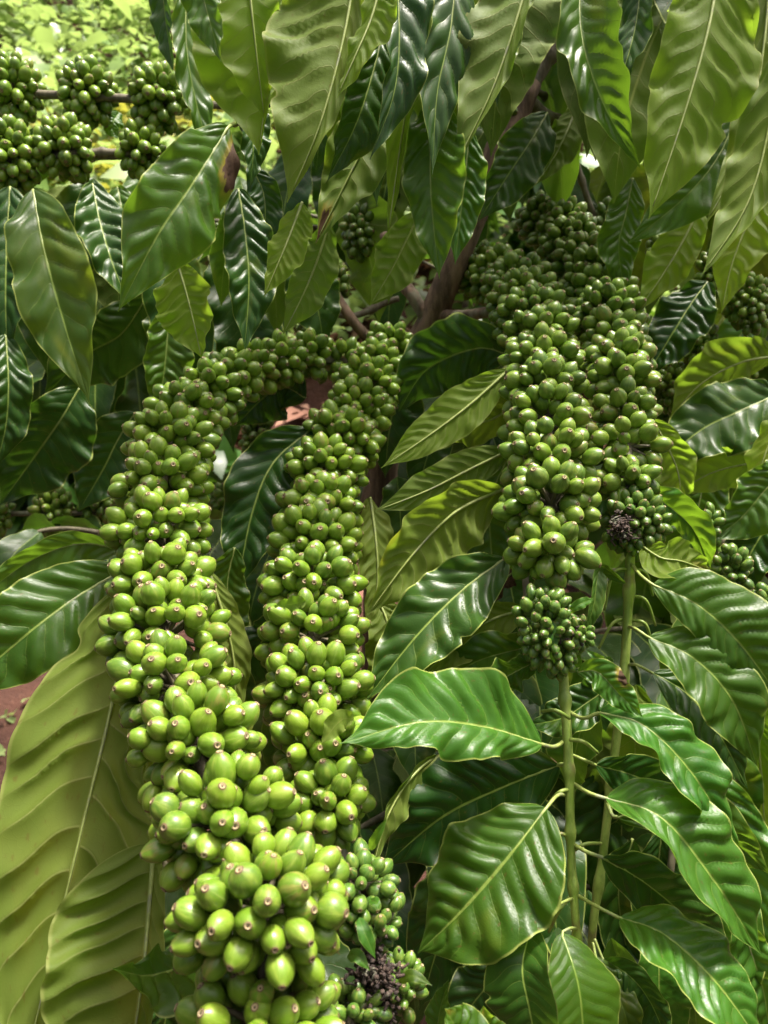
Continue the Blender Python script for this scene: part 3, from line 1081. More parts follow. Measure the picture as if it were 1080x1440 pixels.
twig_with_clusters('fruit clusters in bright gaps between the right hand leaves', [(1085, 400, .80), (1010, 395, .82), (985, 480, .83), (930, 570, .85)],
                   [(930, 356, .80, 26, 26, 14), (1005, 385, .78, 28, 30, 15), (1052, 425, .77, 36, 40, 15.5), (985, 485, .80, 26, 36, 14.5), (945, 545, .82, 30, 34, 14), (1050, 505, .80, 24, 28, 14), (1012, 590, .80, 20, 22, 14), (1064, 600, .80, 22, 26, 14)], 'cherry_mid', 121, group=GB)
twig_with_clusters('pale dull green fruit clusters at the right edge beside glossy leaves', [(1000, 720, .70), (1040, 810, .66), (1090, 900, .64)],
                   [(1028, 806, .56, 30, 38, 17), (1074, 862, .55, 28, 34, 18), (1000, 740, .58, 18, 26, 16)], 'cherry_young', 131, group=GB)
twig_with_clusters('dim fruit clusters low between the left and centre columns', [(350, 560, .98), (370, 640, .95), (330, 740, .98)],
                   [(362, 615, .95, 26, 36, 14.5), (338, 560, .96, 18, 18, 14)], 'cherry_shaded', 141, group=GB)

# ------------------------------------------------------------------ leaves
def leafy(label, twig, group=None, r=.0035, mat='twig', cat='leafy branch'):
    t = root('leafy_branch', W(*twig[0]), label, cat, group)
    if len(twig) > 1:
        tube('stem', [W(*p) for p in twig], r, r * .6, M[mat], t, n=40, seg=10, bumps=.03)
    return t


GT = 'branches of long leaves hanging from above'
# --- right front shoot's own leaves (children of rb)
leaf(rb, [(762, 1046, .43), (680, 1022, .415), (590, 1016, .40), (478, 1046, .39)], 76, 46, roll=-24, mat='leaf_fresh', petiole=[(796, 1040, dR), (780, 1050, .44)], fold=(.1, .25), curl=(.2, -.5), wave=.2, ruffle=.03, waves=2.4, label='bright glossy leaf with wavy edges')
leaf(rb, [(768, 1136, .42), (715, 1205, .41), (650, 1280, .405), (588, 1340, .41)], 84, 92, roll=-16, mat='leaf', petiole=[(801, 1120, dR), (785, 1118, .435)], fold=(.12, .16), curl=(-.3, -.2), wave=.10, quilt=.14, waves=3, label='broad quilted dark green leaf')
leaf(rb, [(786, 1076, .46), (700, 1110, .47), (620, 1150, .475), (535, 1222, .48)], 68, 62, roll=16, mat='leaf_dark', petiole=[(799, 1070, dR), (795, 1075, .455)], fold=(.1, .2), quilt=.12)
leaf(rb, [(748, 1300, .40), (735, 1360, .385), (745, 1420, .38), (760, 1500, .38)], 62, 46, roll=-8, mat='leaf_dark', petiole=[(808, 1262, dR - .015), (780, 1275, .41)], fold=(.05, .25), curl=(-.6, .5), wave=.06, quilt=.07, label='dark glossy folded leaf')
leaf(rb, [(790, 1312, .405), (812, 1380, .39), (820, 1450, .385), (822, 1540, .385)], 52, 66, roll=16, mat='leaf_lit', petiole=[(810, 1305, dR - .02), (800, 1306, .41)], fold=(.2, -.05), curl=(.2, -.6), wave=.05, quilt=.07, label='pale sunlit leaf')
leaf(rb, [(842, 1002, .44), (905, 1020, .43), (975, 1090, .42), (1040, 1200, .42)], 42, 48, roll=25, mat='leaf_fresh', petiole=[(798, 1000, dR), (820, 1010, .445)], fold=(.2, .2), curl=(.7, -.7), wave=.26, waves=3, label='wavy glossy leaf with pale sheen')
leaf(rb, [(838, 1076, .455), (890, 1090, .46), (940, 1115, .465), (995, 1160, .47)], 40, 36, roll=-8, mat='leaf_dark', petiole=[(800, 1060, dR), (820, 1068, .45)], fold=(.1, .1))
leaf(rb, [(852, 1122, .425), (930, 1150, .41), (1005, 1240, .405), (1072, 1345, .41)], 52, 66, roll=24, mat='leaf_fresh', petiole=[(803, 1100, dR), (828, 1115, .43)], fold=(.15, .1), curl=(1.0, -.3), wave=.13, waves=2.6, label='long bright green leaf with rolled edge')
leaf(rb, [(846, 1206, .43), (905, 1240, .435), (965, 1290, .44), (1035, 1360, .45)], 38, 42, roll=-16, mat='leaf_dark', petiole=[(803, 1185, dR - .01), (825, 1198, .432)], fold=(.1, .1))
leaf(rb, [(872, 1290, .42), (935, 1315, .405), (1010, 1385, .395), (1085, 1490, .39)], 58, 48, roll=36, mat='leaf_fresh', petiole=[(810, 1258, dR - .015), (840, 1275, .425)], fold=(.1, .2), curl=(.4, -.4), wave=.1, label='yellowish leaf with a darker upper half')
leaf(rb, [(770, 905, .47), (720, 915, .475), (660, 935, .48), (590, 985, .49)], 32, 40, roll=20, mat='leaf', petiole=[(788, 930, dR), (780, 915, .465)], wave=.2, fold=(.1, .2))
leaf(rb, [(752, 930, .455), (715, 950, .455), (690, 965, .46), (650, 1000, .47)], 26, 26, roll=35, mat='leaf', wave=.3, waves=4)
leaf(rb, [(812, 945, .445), (840, 945, .44), (870, 975, .435), (905, 1010, .43)], 22, 24, roll=-10, mat='leaf_fresh', wave=.2, dead=[(.5, -.9, .1)])
# small bracts near the young cherries
leaf(rb, [(758, 868, .445), (775, 885, .44), (782, 915, .437)], 8, 9, mat='leaf_fresh', mid=False, nu=20, nv=8, wave=.1, label='tiny bract leaf')
leaf(rb, [(800, 862, .447), (815, 850, .445), (836, 842, .45)], 7, 8, mat='leaf_fresh', mid=False, nu=20, nv=8, label='tiny bract leaf')
leaf(rb, [(825, 915, .447), (840, 925, .445), (858, 932, .45)], 5, 6, mat='leaf_fresh', mid=False, nu=20, nv=8, label='tiny bract leaf')

# --- rear shoot's own leaves (children of bb)
leaf(bb, [(918, 822, .48), (980, 850, .47), (1040, 905, .465), (1110, 1000, .465)], 40, 66, roll=14, mat='leaf', petiole=[(886, 790, dB), (900, 808, .49)], fold=(.1, .1), curl=(-.3, -.4), wave=.10, quilt=.13, label='broad glossy leaf with pale sheen')
leaf(bb, [(912, 896, .475), (975, 925, .465), (1030, 985, .46), (1066, 1080, .465)], 52, 50, roll=20, mat='leaf', petiole=[(882, 880, dB), (895, 885, .48)], fold=(.15, .1), curl=(.3, -.3), wave=.12, quilt=.13)
leaf(bb, [(918, 946, .49), (965, 975, .485), (1010, 1030, .48), (1052, 1110, .485)], 44, 34, roll=30, mat='leaf_dark', petiole=[(880, 935, dB), (895, 935, .49)], fold=(.1, .1), curl=(.3, 0), wave=.12)
leaf(bb, [(868, 1150, .47), (920, 1130, .475), (990, 1150, .48), (1085, 1230, .49)], 50, 40, roll=-20, mat='leaf', petiole=[(855, 1130, .48), (860, 1145, .475)])
leaf(bb, [(905, 770, .50), (930, 785, .49), (960, 790, .49), (1003, 806, .50)], 34, 28, roll=20, face=-1, mat='leaf_lit', petiole=[(888, 772, dB)], dead=[(1.0, .5, .28)], wave=.2, label='pale leaf with a black dead tip')
leaf(bb, [(905, 690, .53), (940, 712, .515), (975, 745, .51), (1000, 800, .52)], 18, 30, roll=-20, mat='leaf_fresh', wave=.3)
leaf(bb, [(880, 820, .50), (845, 800, .50), (835, 850, .49), (820, 905, .49)], 8, 12, roll=40, mat='leaf', mid=False, wave=.1)
leaf(bb, [(866, 960, .48), (830, 985, .485), (790, 1010, .49), (740, 1020, .50)], 30, 36, roll=-25, mat='leaf_dark')
leaf(bb, [(848, 1350, .46), (885, 1372, .45), (915, 1410, .445), (945, 1480, .44)], 34, 24, roll=-15, mat='leaf_dark', petiole=[(836, 1320, .465)])
leaf(bb, [(838, 1345, .46), (862, 1385, .45), (880, 1430, .44), (890, 1500, .44)], 24, 22, roll=20, mat='leaf_old', petiole=[(834, 1325, .465)])
for (y0, sx, ex, ey) in ((800, 1, 918, 838), (838, 1, 922, 880), (800, -1, 850, 858), (870, -1, 842, 912), (872, 1, 918, 915)):
    xs = 886 if sx > 0 else 884
    tube('petiole', [W(xs, y0, dB - .003), W(xs + sx * 22, y0 + 6, dB - .008), W(ex, ey, dB - .004)], .0011, .0009, M['stem'], bb, n=16, seg=8)
for (y0, ex, ey) in ((1040, 840, 1058), (1110, 772, 1130), (1010, 762, 1000), (1200, 845, 1186), (1262, 772, 1310), (1178, 775, 1178)):
    tube('petiole', [W(801, y0, dR - .012), W((801 + ex) / 2, (y0 + ey) / 2 - 6, dR - .016), W(ex, ey, dR - .006)], .0011, .0009, M['stem'], rb, n=16, seg=8)

# --- bracts of the centre branch's young tip (children of cb)
for (a, b_, c_, w_) in (((505, 1290), (512, 1310), (528, 1348), 10), ((488, 1345), (503, 1345), (520, 1365), 9), ((560, 1380), (580, 1372), (608, 1386), 8), ((440, 1410), (455, 1402), (470, 1412), 8), ((520, 1195), (528, 1180), (545, 1150), 7), ((520, 1265), (530, 1270), (532, 1280), 7)):
    leaf(cb, [(*a, .358), (*b_, .352), (*c_, .35)], w_, w_, roll=15, mat='leaf_fresh' if w_ != 8 else 'leaf_old', mid=False, nu=20, nv=8, wave=.1, label='tiny bract leaf')
leaf(cb, [(498, 1010, .40), (478, 1014, .395), (452, 1046, .39)], 16, 14, roll=20, face=-1, mat='leaf_old', mid=False, nu=24, nv=10)
leaf(cb, [(430, 845, .48), (408, 850, .475), (384, 852, .47)], 12, 12, roll=30, face=-1, mat='leaf', mid=False, nu=24, nv=10)

# --- leaves between centre and right columns: a hidden low branch
ib = leafy('branch of long leaves behind the right column, drooping left with pale undersides', [(735, 520, .62), (740, 640, .60), (738, 780, .56), (742, 870, .53)], GT)
leaf(ib, [(716, 520, .60), (660, 570, .59), (600, 615, .58), (536, 658, .57)], 34, 30, roll=-12, face=-1, mat='leaf_lit', fold=(.1, .1), wave=.10)
leaf(ib, [(735, 560, .64), (690, 590, .64), (640, 600, .64), (600, 640, .64)], 40, 30, roll=25, face=-1, mat='leaf_old')
leaf(ib, [(718, 632, .57), (660, 660, .565), (600, 690, .56), (528, 718, .55)], 30, 30, roll=15, face=-1, mat='leaf', fold=(.1, .1), wave=.10)
leaf(ib, [(706, 688, .54), (640, 720, .53), (580, 780, .52), (515, 866, .51)], 46, 62, roll=18, face=-1, mat='leaf_old', fold=(.15, .1), curl=(.3, .2), label='olive leaf underside with strong veins')
leaf(ib, [(712, 784, .50), (650, 830, .49), (585, 895, .48), (514, 985, .475)], 52, 62, roll=-10, mat='leaf_dark', fold=(.12, .12), curl=(.1, .6), quilt=.14, label='dark quilted leaf with pale rolled edge')
leaf(ib, [(740, 856, .49), (690, 872, .485), (640, 905, .48), (588, 958, .475)], 26, 34, roll=12, face=-1, mat='leaf_old')
leaf(ib, [(716, 640, .66), (690, 700, .66), (690, 760, .66), (700, 850, .66)], 50, 40, roll=10, mat='leaf', fold=(.1, .1))
leaf(ib, [(720, 500, .68), (670, 490, .69), (600, 520, .70), (560, 580, .71)], 50, 50, roll=20, mat='leaf_dark')
leaf(ib, [(730, 800, .52), (710, 815, .515), (690, 835, .51), (668, 862, .51)], 20, 20, roll=-40, face=-1, mat='leaf_old', dead=[(.5, 0, .5)], label='leaf withered to dark brown')
leaf(ib, [(640, 1050, .50), (590, 1080, .48), (548, 1140, .46), (520, 1230, .45)], 12, 26, roll=35, face=-1, mat='leaf', fold=(.5, .1), label='narrow leaf hanging edge on')

# --- left: big olive leaf and its neighbours
ol = leafy('low branch with a huge torn olive leaf behind the longest fruit column', [(230, 800, .52), (215, 880, .52), (225, 1100, .50), (235, 1240, .48)], GT)
leaf(ol, [(186, 826, .50), (160, 980, .47), (112, 1180, .435), (55, 1420, .405), (20, 1560, .39)], 128, 112, roll=-14, face=-1, mat='leaf_old', fold=(.08, .12), wave=.05, quilt=.18, notch=[(.40, .45, .05, -1), (.47, .30, .03, -1), (.14, .2, .03, 1)], blunt=.14, nu=190, nv=60, label='huge pale olive leaf underside')
leaf(ol, [(216, 1185, .425), (208, 1290, .41), (198, 1390, .395), (172, 1560, .385)], 132, 26, roll=10, face=-1, mat='leaf_old', fold=(.05, .5), wave=.07, quilt=.17, blunt=.15, nu=130, nv=50, label='brownish olive leaf underside')
leaf(ol, [(296, 1352, .43), (250, 1362, .40), (205, 1372, .385), (158, 1362, .37)], 28, 92, roll=-40, mat='leaf', fold=(.6, .1), curl=(.4, .5), wave=.15, label='dark leaf with a curled pale tip')
leaf(ol, [(300, 1300, .47), (260, 1340, .47), (240, 1400, .47), (220, 1500, .47)], 60, 60, roll=10, mat='leaf_dark')
leaf(ol, [(292, 800, .50), (318, 880, .50), (330, 950, .50), (325, 1040, .50)], 40, 26, roll=20, face=-1, mat='leaf_old', wave=.15)
leaf(ol, [(215, 1040, .49), (200, 1100, .49), (190, 1160, .49), (180, 1240, .49)], 40, 40, roll=10, face=-1, mat='leaf_old')
lg = leafy('branch with a broad dark leaf, half in sheen, reaching left below the thin fruit branch', [(230, 760, .58), (180, 790, .56), (160, 800, .55)], GT)
leaf(lg, [(176, 800, .55), (110, 838, .53), (40, 890, .51), (-70, 985, .50)], 62, 62, roll=-14, mat='leaf', fold=(.14, .12), quilt=.13, wave=.08, label='broad leaf with pale sheen on its lower half')
leaf(lg, [(170, 772, .58), (110, 765, .57), (40, 790, .56), (-40, 850, .55)], 22, 40, roll=14, mat='leaf', quilt=.1)
md = leafy('branch of dark dull leaves between the two left fruit columns', [(455, 585, .72), (440, 620, .70), (420, 700, .68), (400, 900, .62)], GT)
leaf(md, [(440, 602, .64), (385, 650, .63), (355, 720, .62), (332, 835, .61)], 46, 56, roll=-12, mat='leaf_dark', curl=(.3, .2), quilt=.13, label='dark ribbed leaf between the fruit columns')
leaf(md, [(430, 560, .72), (400, 545, .72), (370, 560, .72), (330, 600, .72)], 36, 40, roll=10, mat='leaf_dark')
leaf(md, [(330, 770, .60), (320, 820, .60), (325, 880, .60), (350, 930, .60)], 36, 30, roll=14, mat='leaf')
leaf(md, [(420, 850, .60), (370, 900, .60), (345, 940, .60), (320, 1000, .60)], 30, 40, roll=24, mat='leaf_dark')
leaf(md, [(520, 700, .66), (528, 760, .64), (530, 820, .63), (518, 900, .62)], 30, 26, roll=30, face=-1, mat='leaf_old')
leaf(md, [(530, 840, .57), (545, 880, .56), (540, 930, .56), (520, 985, .56)], 30, 30, roll=20, face=-1, mat='leaf_old')

# --- top left hanging leaves
ta = leafy('topmost left branch with pale broad undersides hanging in front of the weeds', [(620, -150, .56), (480, -120, .52), (340, -110, .50), (210, -100, .52)], GT)
leaf(ta, [(228, -60, .60), (230, 0, .60), (236, 50, .60), (244, 104, .60)], 20, 20, roll=-30, mat='leaf_dark', fold=(.1, .6))
leaf(ta, [(268, -60, .46), (284, -10, .455), (298, 40, .45), (311, 88, .45)], 30, 22, roll=-20, mat='leaf', fold=(.1, .1), label='dark glossy leaf tip')
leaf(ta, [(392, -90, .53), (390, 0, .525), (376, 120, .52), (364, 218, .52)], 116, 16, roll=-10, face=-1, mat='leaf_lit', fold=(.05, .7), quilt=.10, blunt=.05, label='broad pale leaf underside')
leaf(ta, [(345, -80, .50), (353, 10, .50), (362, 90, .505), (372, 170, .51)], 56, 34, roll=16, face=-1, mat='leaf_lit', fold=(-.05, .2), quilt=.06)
leaf(ta, [(262, -40, .62), (262, 60, .62), (275, 140, .62), (300, 230, .62)], 20, 24, roll=30, mat='leaf')
leaf(ta, [(505, -120, .50), (490, 20, .49), (452, 170, .48), (404, 285, .485)], 104, 28, roll=-12, face=-1, mat='leaf_old', fold=(.05, .5), quilt=.12, blunt=.05, label='big ribbed olive leaf underside')
leaf(ta, [(545, -60, .47), (525, 20, .465), (500, 80, .46), (474, 138, .46)], 16, 34, roll=-40, face=-1, mat='leaf_lit', fold=(.2, .1))
leaf(ta, [(352, 105, .56), (352, 160, .56), (356, 210, .555), (352, 262, .555)], 20, 24, roll=30, mat='leaf_dark')

tg = leafy('branch with one glossy dark leaf, brown burnt at its shoulder, over the fruit clusters', [(420, 120, .66), (370, 150, .60), (330, 175, .53)], GT)
leaf(tg, [(322, 178, .50), (268, 262, .475), (222, 330, .46), (166, 438, .455)], 58, 66, roll=8, mat='leaf', petiole=[(335, 170, .53)], fold=(.16, .12), curl=(-.2, -.6), wave=.2, quilt=.15, dead=[(.15, -.8, .11), (1.0, 0, .14, .5)], label='glossy dark leaf with a burnt patch and yellow tip')
leaf(tg, [(335, 265, .58), (345, 330, .575), (350, 400, .57), (344, 495, .565)], 38, 40, roll=16, mat='leaf_dark', fold=(.2, .1))
leaf(tg, [(250, 370, .54), (262, 410, .535), (272, 450, .53), (284, 505, .53)], 46, 34, roll=-22, face=-1, mat='leaf_lit', fold=(.3, .1), label='yellow green leaf below the glossy one')
leaf(tg, [(425, 285, .50), (412, 320, .495), (396, 360, .49), (371, 418, .49)], 20, 30, roll=-20, face=-1, mat='leaf_lit', wave=.2)
leaf(tg, [(462, 315, .56), (448, 360, .56), (428, 410, .56), (398, 470, .56)], 30, 34, roll=12, face=-1, mat='leaf', quilt=.05)
leaf(tg, [(350, 230, .62), (370, 270, .62), (372, 320, .62), (360, 370, .62)], 24, 24, roll=12, mat='leaf_dark')

# --- far left hanging leaves
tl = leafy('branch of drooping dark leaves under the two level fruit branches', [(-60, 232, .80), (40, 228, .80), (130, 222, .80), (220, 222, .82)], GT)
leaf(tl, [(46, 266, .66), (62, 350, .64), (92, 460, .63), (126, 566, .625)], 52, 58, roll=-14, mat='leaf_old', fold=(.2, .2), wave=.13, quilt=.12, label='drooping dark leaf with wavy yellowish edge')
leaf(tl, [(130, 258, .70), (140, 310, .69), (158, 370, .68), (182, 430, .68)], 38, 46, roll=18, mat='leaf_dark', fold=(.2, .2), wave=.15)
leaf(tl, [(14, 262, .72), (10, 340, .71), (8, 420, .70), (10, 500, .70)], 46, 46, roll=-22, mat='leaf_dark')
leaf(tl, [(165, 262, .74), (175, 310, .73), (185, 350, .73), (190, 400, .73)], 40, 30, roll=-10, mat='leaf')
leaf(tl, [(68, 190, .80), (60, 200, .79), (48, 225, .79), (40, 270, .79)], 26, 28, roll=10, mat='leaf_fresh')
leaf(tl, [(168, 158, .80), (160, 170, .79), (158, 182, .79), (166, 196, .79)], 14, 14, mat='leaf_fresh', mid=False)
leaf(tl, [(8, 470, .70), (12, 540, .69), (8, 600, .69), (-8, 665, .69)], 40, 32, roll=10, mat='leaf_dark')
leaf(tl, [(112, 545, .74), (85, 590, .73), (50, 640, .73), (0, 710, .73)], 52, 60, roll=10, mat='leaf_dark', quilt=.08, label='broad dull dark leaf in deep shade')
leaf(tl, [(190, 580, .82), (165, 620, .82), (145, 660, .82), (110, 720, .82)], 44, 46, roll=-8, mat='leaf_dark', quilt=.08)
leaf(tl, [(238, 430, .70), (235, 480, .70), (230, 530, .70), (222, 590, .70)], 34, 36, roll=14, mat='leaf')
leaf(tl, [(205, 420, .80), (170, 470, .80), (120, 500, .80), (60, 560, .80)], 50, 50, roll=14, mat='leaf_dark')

# --- top centre hanging leaves
tc = leafy('topmost middle branch, thick curtain of long leaves hanging before the trunk', [(800, -180, .62), (700, -140, .56), (600, -130, .55), (480, -150, .58)], GT)
leaf(tc, [(540, 40, .52), (522, 110, .515), (498, 180, .51), (460, 255, .51)], 34, 44, roll=20, mat='leaf_dark', fold=(.1, .2))
leaf(tc, [(560, 90, .55), (530, 170, .545), (490, 250, .54), (444, 342, .535)], 44, 50, roll=-14, face=-1, mat='leaf', fold=(.1, .2), dead=[(.97, .3, .14)], label='olive leaf with a brown dead tip')
leaf(tc, [(545, -110, .50), (560, 0, .49), (556, 120, .485), (520, 225, .485)], 26, 40, roll=30, mat='leaf_dark', fold=(.1, .3))
leaf(tc, [(600, -100, .53), (590, 40, .52), (566, 190, .515), (545, 340, .515)], 28, 30, roll=-34, face=-1, mat='leaf_lit', fold=(.1, .5), wave=.15, label='translucent yellow green leaf seen edge on')
leaf(tc, [(645, -100, .51), (635, 30, .505), (615, 130, .50), (608, 245, .50)], 34, 38, roll=24, mat='leaf_dark', fold=(.1, .2), wave=.15)
leaf(tc, [(612, 130, .52), (605, 220, .515), (608, 300, .515), (618, 392, .515)], 36, 52, roll=-16, mat='leaf', fold=(.2, .1), label='drooping leaf half lit through')
leaf(tc, [(660, 180, .54), (655, 240, .54), (648, 300, .54), (640, 372, .54)], 30, 30, roll=14, mat='leaf_fresh')
leaf(tc, [(768, -120, .52), (738, -10, .51), (695, 120, .505), (638, 238, .505)], 66, 22, roll=-14, face=-1, mat='leaf', fold=(.05, .5), quilt=.12, label='long pale leaf underside beside the trunk')
leaf(tc, [(770, 158, .70), (745, 200, .69), (715, 245, .685), (672, 312, .68)], 36, 40, roll=12, mat='leaf_dark')
leaf(tc, [(812, 150, .72), (795, 190, .71), (780, 220, .71), (752, 262, .71)], 24, 28, roll=-10, face=-1, mat='leaf')
leaf(tc, [(700, -120, .60), (690, -20, .60), (690, 60, .60), (700, 150, .60)], 50, 40, roll=14, mat='leaf_dark')
leaf(tc, [(520, -60, .62), (510, 60, .62), (520, 180, .62), (530, 290, .62)], 44, 54, roll=10, mat='leaf_dark')
leaf(tc, [(590, 300, .62), (570, 340, .62), (550, 380, .62), (520, 430, .62)], 34, 34, roll=10, face=-1, mat='leaf')

# --- top right hanging leaves
te = leafy('topmost right branch, its widest leaf glowing yellow green with light behind', [(1200, -160, .64), (1060, -130, .56), (920, -130, .55), (800, -120, .58)], GT)
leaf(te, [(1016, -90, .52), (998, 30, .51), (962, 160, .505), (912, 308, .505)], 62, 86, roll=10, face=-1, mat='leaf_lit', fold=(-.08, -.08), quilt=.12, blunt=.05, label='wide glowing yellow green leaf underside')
leaf(te, [(816, -60, .54), (818, 50, .53), (850, 150, .525), (900, 236, .525)], 34, 46, roll=34, mat='leaf', fold=(.2, .6), curl=(0, .9), wave=.18, label='dark leaf with its pale underside curling over one edge')
leaf(te, [(905, -60, .58), (895, 30, .575), (880, 90, .57), (860, 160, .57)], 26, 26, roll=-30, mat='leaf_dark', wave=.2)
leaf(te, [(870, -60, .60), (878, 20, .60), (870, 80, .60), (842, 130, .60)], 20, 24, roll=30, face=-1, mat='leaf')
leaf(te, [(1085, -60, .60), (1075, 60, .59), (1050, 200, .585), (990, 320, .58)], 30, 50, roll=-16, face=-1, mat='leaf_old')
leaf(te, [(1100, 60, .56), (1082, 180, .555), (1050, 290, .55), (985, 390, .55)], 44, 30, roll=-22, face=-1, mat='leaf', quilt=.12)
leaf(te, [(1040, 150, .62), (1010, 220, .615), (960, 280, .61), (880, 345, .61)], 40, 40, roll=10, mat='leaf', label='bluish dark leaf with sheen')
leaf(te, [(985, 290, .66), (960, 340, .655), (930, 390, .65), (895, 440, .65)], 34, 30, roll=-12, face=-1, mat='leaf_lit')
leaf(te, [(1100, 250, .66), (1060, 300, .66), (1030, 370, .66), (1015, 440, .66)], 30, 40, roll=-16, face=-1, mat='leaf_lit')
leaf(te, [(890, 250, .68), (880, 300, .68), (870, 350, .68), (880, 420, .68)], 30, 28, roll=16, mat='leaf')
leaf(te, [(950, -80, .66), (940, 30, .66), (930, 130, .66), (940, 220, .66)], 50, 40, roll=12, mat='leaf_dark')

# --- right edge
re = leafy('branch of broad dark leaves reaching in from the right behind the last fruit column', [(1200, 520, .74), (1120, 545, .70), (1100, 640, .68), (1110, 760, .66)], GT)
leaf(re, [(1100, 552, .66), (1040, 578, .65), (985, 605, .645), (925, 655, .64)], 52, 56, roll=-6, mat='leaf_dark', quilt=.13, label='dark ribbed leaf with lit midrib')
leaf(re, [(995, 396, .72), (970, 430, .715), (945, 470, .71), (905, 535, .71)], 36, 44, roll=-14, mat='leaf_dark')
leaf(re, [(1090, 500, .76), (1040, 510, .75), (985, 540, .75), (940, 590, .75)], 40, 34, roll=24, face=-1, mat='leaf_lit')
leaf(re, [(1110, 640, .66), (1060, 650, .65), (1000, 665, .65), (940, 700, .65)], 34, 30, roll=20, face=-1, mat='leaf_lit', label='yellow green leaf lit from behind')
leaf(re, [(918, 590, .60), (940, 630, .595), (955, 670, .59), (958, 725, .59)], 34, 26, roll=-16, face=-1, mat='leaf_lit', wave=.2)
leaf(re, [(1120, 640, .58), (1075, 690, .575), (1040, 730, .575), (1000, 760, .575)], 34, 44, roll=18, mat='leaf')
leaf(re, [(1120, 700, .64), (1080, 740, .63), (1050, 790, .63), (1030, 850, .63)], 44, 44, roll=-14, mat='leaf_dark')
leaf(re, [(1120, 560, .62), (1085, 620, .61), (1060, 680, .61), (1020, 720, .61)], 22, 26, roll=-40, face=-1, mat='leaf_lit')
leaf(re, [(1100, 420, .84), (1060, 450, .84), (1030, 490, .84), (1010, 560, .84)], 34, 34, roll=14, mat='leaf_fresh')
leaf(re, [(1020, 440, .88), (1000, 480, .88), (985, 520, .88), (960, 600, .88)], 34, 34, roll=-14, face=-1, mat='leaf_lit')
leaf(re, [(1000, 640, .70), (985, 700, .70), (975, 760, .70), (985, 830, .70)], 44, 44, roll=10, mat='leaf')

# --- bottom edge and lower right depth
lo = leafy('lowest branch, its yellowing leaf tips just rising into view at the bottom', [(640, 1560, .40), (700, 1500, .40), (800, 1520, .42)], GT)
leaf(lo, [(640, 1500, .36), (640, 1460, .358), (638, 1440, .356), (625, 1418, .355)], 44, 30, roll=-30, mat='leaf_lit', dead=[(.95, .3, .3, .5)], label='yellowing leaf tip')
leaf(lo, [(690, 1500, .37), (690, 1460, .368), (685, 1440, .366), (680, 1414, .365)], 24, 44, roll=-20, mat='leaf_lit', dead=[(.95, -.3, .3, .5)], label='yellowing leaf tip')
leaf(lo, [(612, 1480, .42), (615, 1445, .42), (620, 1415, .42), (631, 1376, .42)], 14, 18, roll=20, mat='leaf_fresh')
ld = leafy('shaded branch of dark leaves hanging behind the two green shoots', [(960, 1000, .62), (950, 1150, .60), (930, 1350, .58)], GT)
leaf(ld, [(1000, 1080, .56), (1030, 1160, .55), (1055, 1260, .545), (1080, 1370, .54)], 44, 48, roll=14, mat='leaf_fresh')
leaf(ld, [(930, 1170, .60), (925, 1240, .60), (930, 1310, .60), (915, 1390, .60)], 44, 40, roll=10, mat='leaf_dark')
leaf(ld, [(990, 1230, .56), (1000, 1300, .55), (1020, 1370, .55), (1050, 1460, .55)], 44, 44, roll=-12, mat='leaf_dark')
leaf(ld, [(1040, 1290, .50), (1060, 1350, .50), (1075, 1400, .50), (1085, 1480, .50)], 40, 30, roll=20, mat='leaf_fresh')
leaf(ld, [(890, 1180, .62), (870, 1250, .62), (880, 1330, .62), (900, 1420, .62)], 36, 40, roll=16, mat='leaf_dark')
leaf(ld, [(838, 1030, .66), (848, 1100, .66), (846, 1180, .66), (836, 1270, .66)], 44, 40, roll=12, mat='leaf_dark')
leaf(ld, [(870, 1150, .68), (840, 1210, .68), (820, 1270, .68), (790, 1340, .68)], 40, 40, roll=-10, mat='leaf_dark')
leaf(ld, [(720, 1330, .56), (690, 1380, .56), (660, 1420, .56), (640, 1480, .56)], 40, 44, roll=16, mat='leaf_dark')
leaf(ld, [(700, 1150, .58), (660, 1230, .58), (620, 1320, .58), (590, 1420, .58)], 60, 60, roll=16, mat='leaf_dark')
leaf(ld, [(1060, 1000, .58), (1070, 1080, .58), (1075, 1150, .58), (1085, 1230, .58)], 44, 40, roll=-16, face=-1, mat='leaf_lit')

# further leaves of the same branches, hanging in the shade behind
def fill(parent, x0, x1, y0, y1, d0, d1, n, ln, seed, mats, under=.25):
    rs = random.Random(seed)
    for k in range(n):
        x = x0 + (x1 - x0) * ((k + .5) / n) + rs.uniform(-18, 18)
        y = rs.uniform(y0, y1)
        d = rs.uniform(d0, d1)
        L = ln * rs.uniform(.8, 1.25)
        sl = rs.uniform(-.45, .45)
        u_ = rs.random() < under
        leaf(parent, [(x, y, d), (x + sl * L * .35, y + L * .33, d - .01), (x + sl * L * .6, y + L * .68, d - .01), (x + sl * L * .7, y + L, d)],
             L * rs.uniform(.17, .25), L * rs.uniform(.17, .25), roll=rs.uniform(-38, 38), face=-1 if u_ else 1, mat=rs.choice(mats), mid=False, nu=36, nv=12, seed=seed * 50 + k, wave=rs.uniform(.1, .24), waves=rs.uniform(2, 4.5), fold=(rs.uniform(-.05, .35), rs.uniform(-.05, .35)), curl=(rs.uniform(-.4, .5), rs.uniform(-.4, .5)))


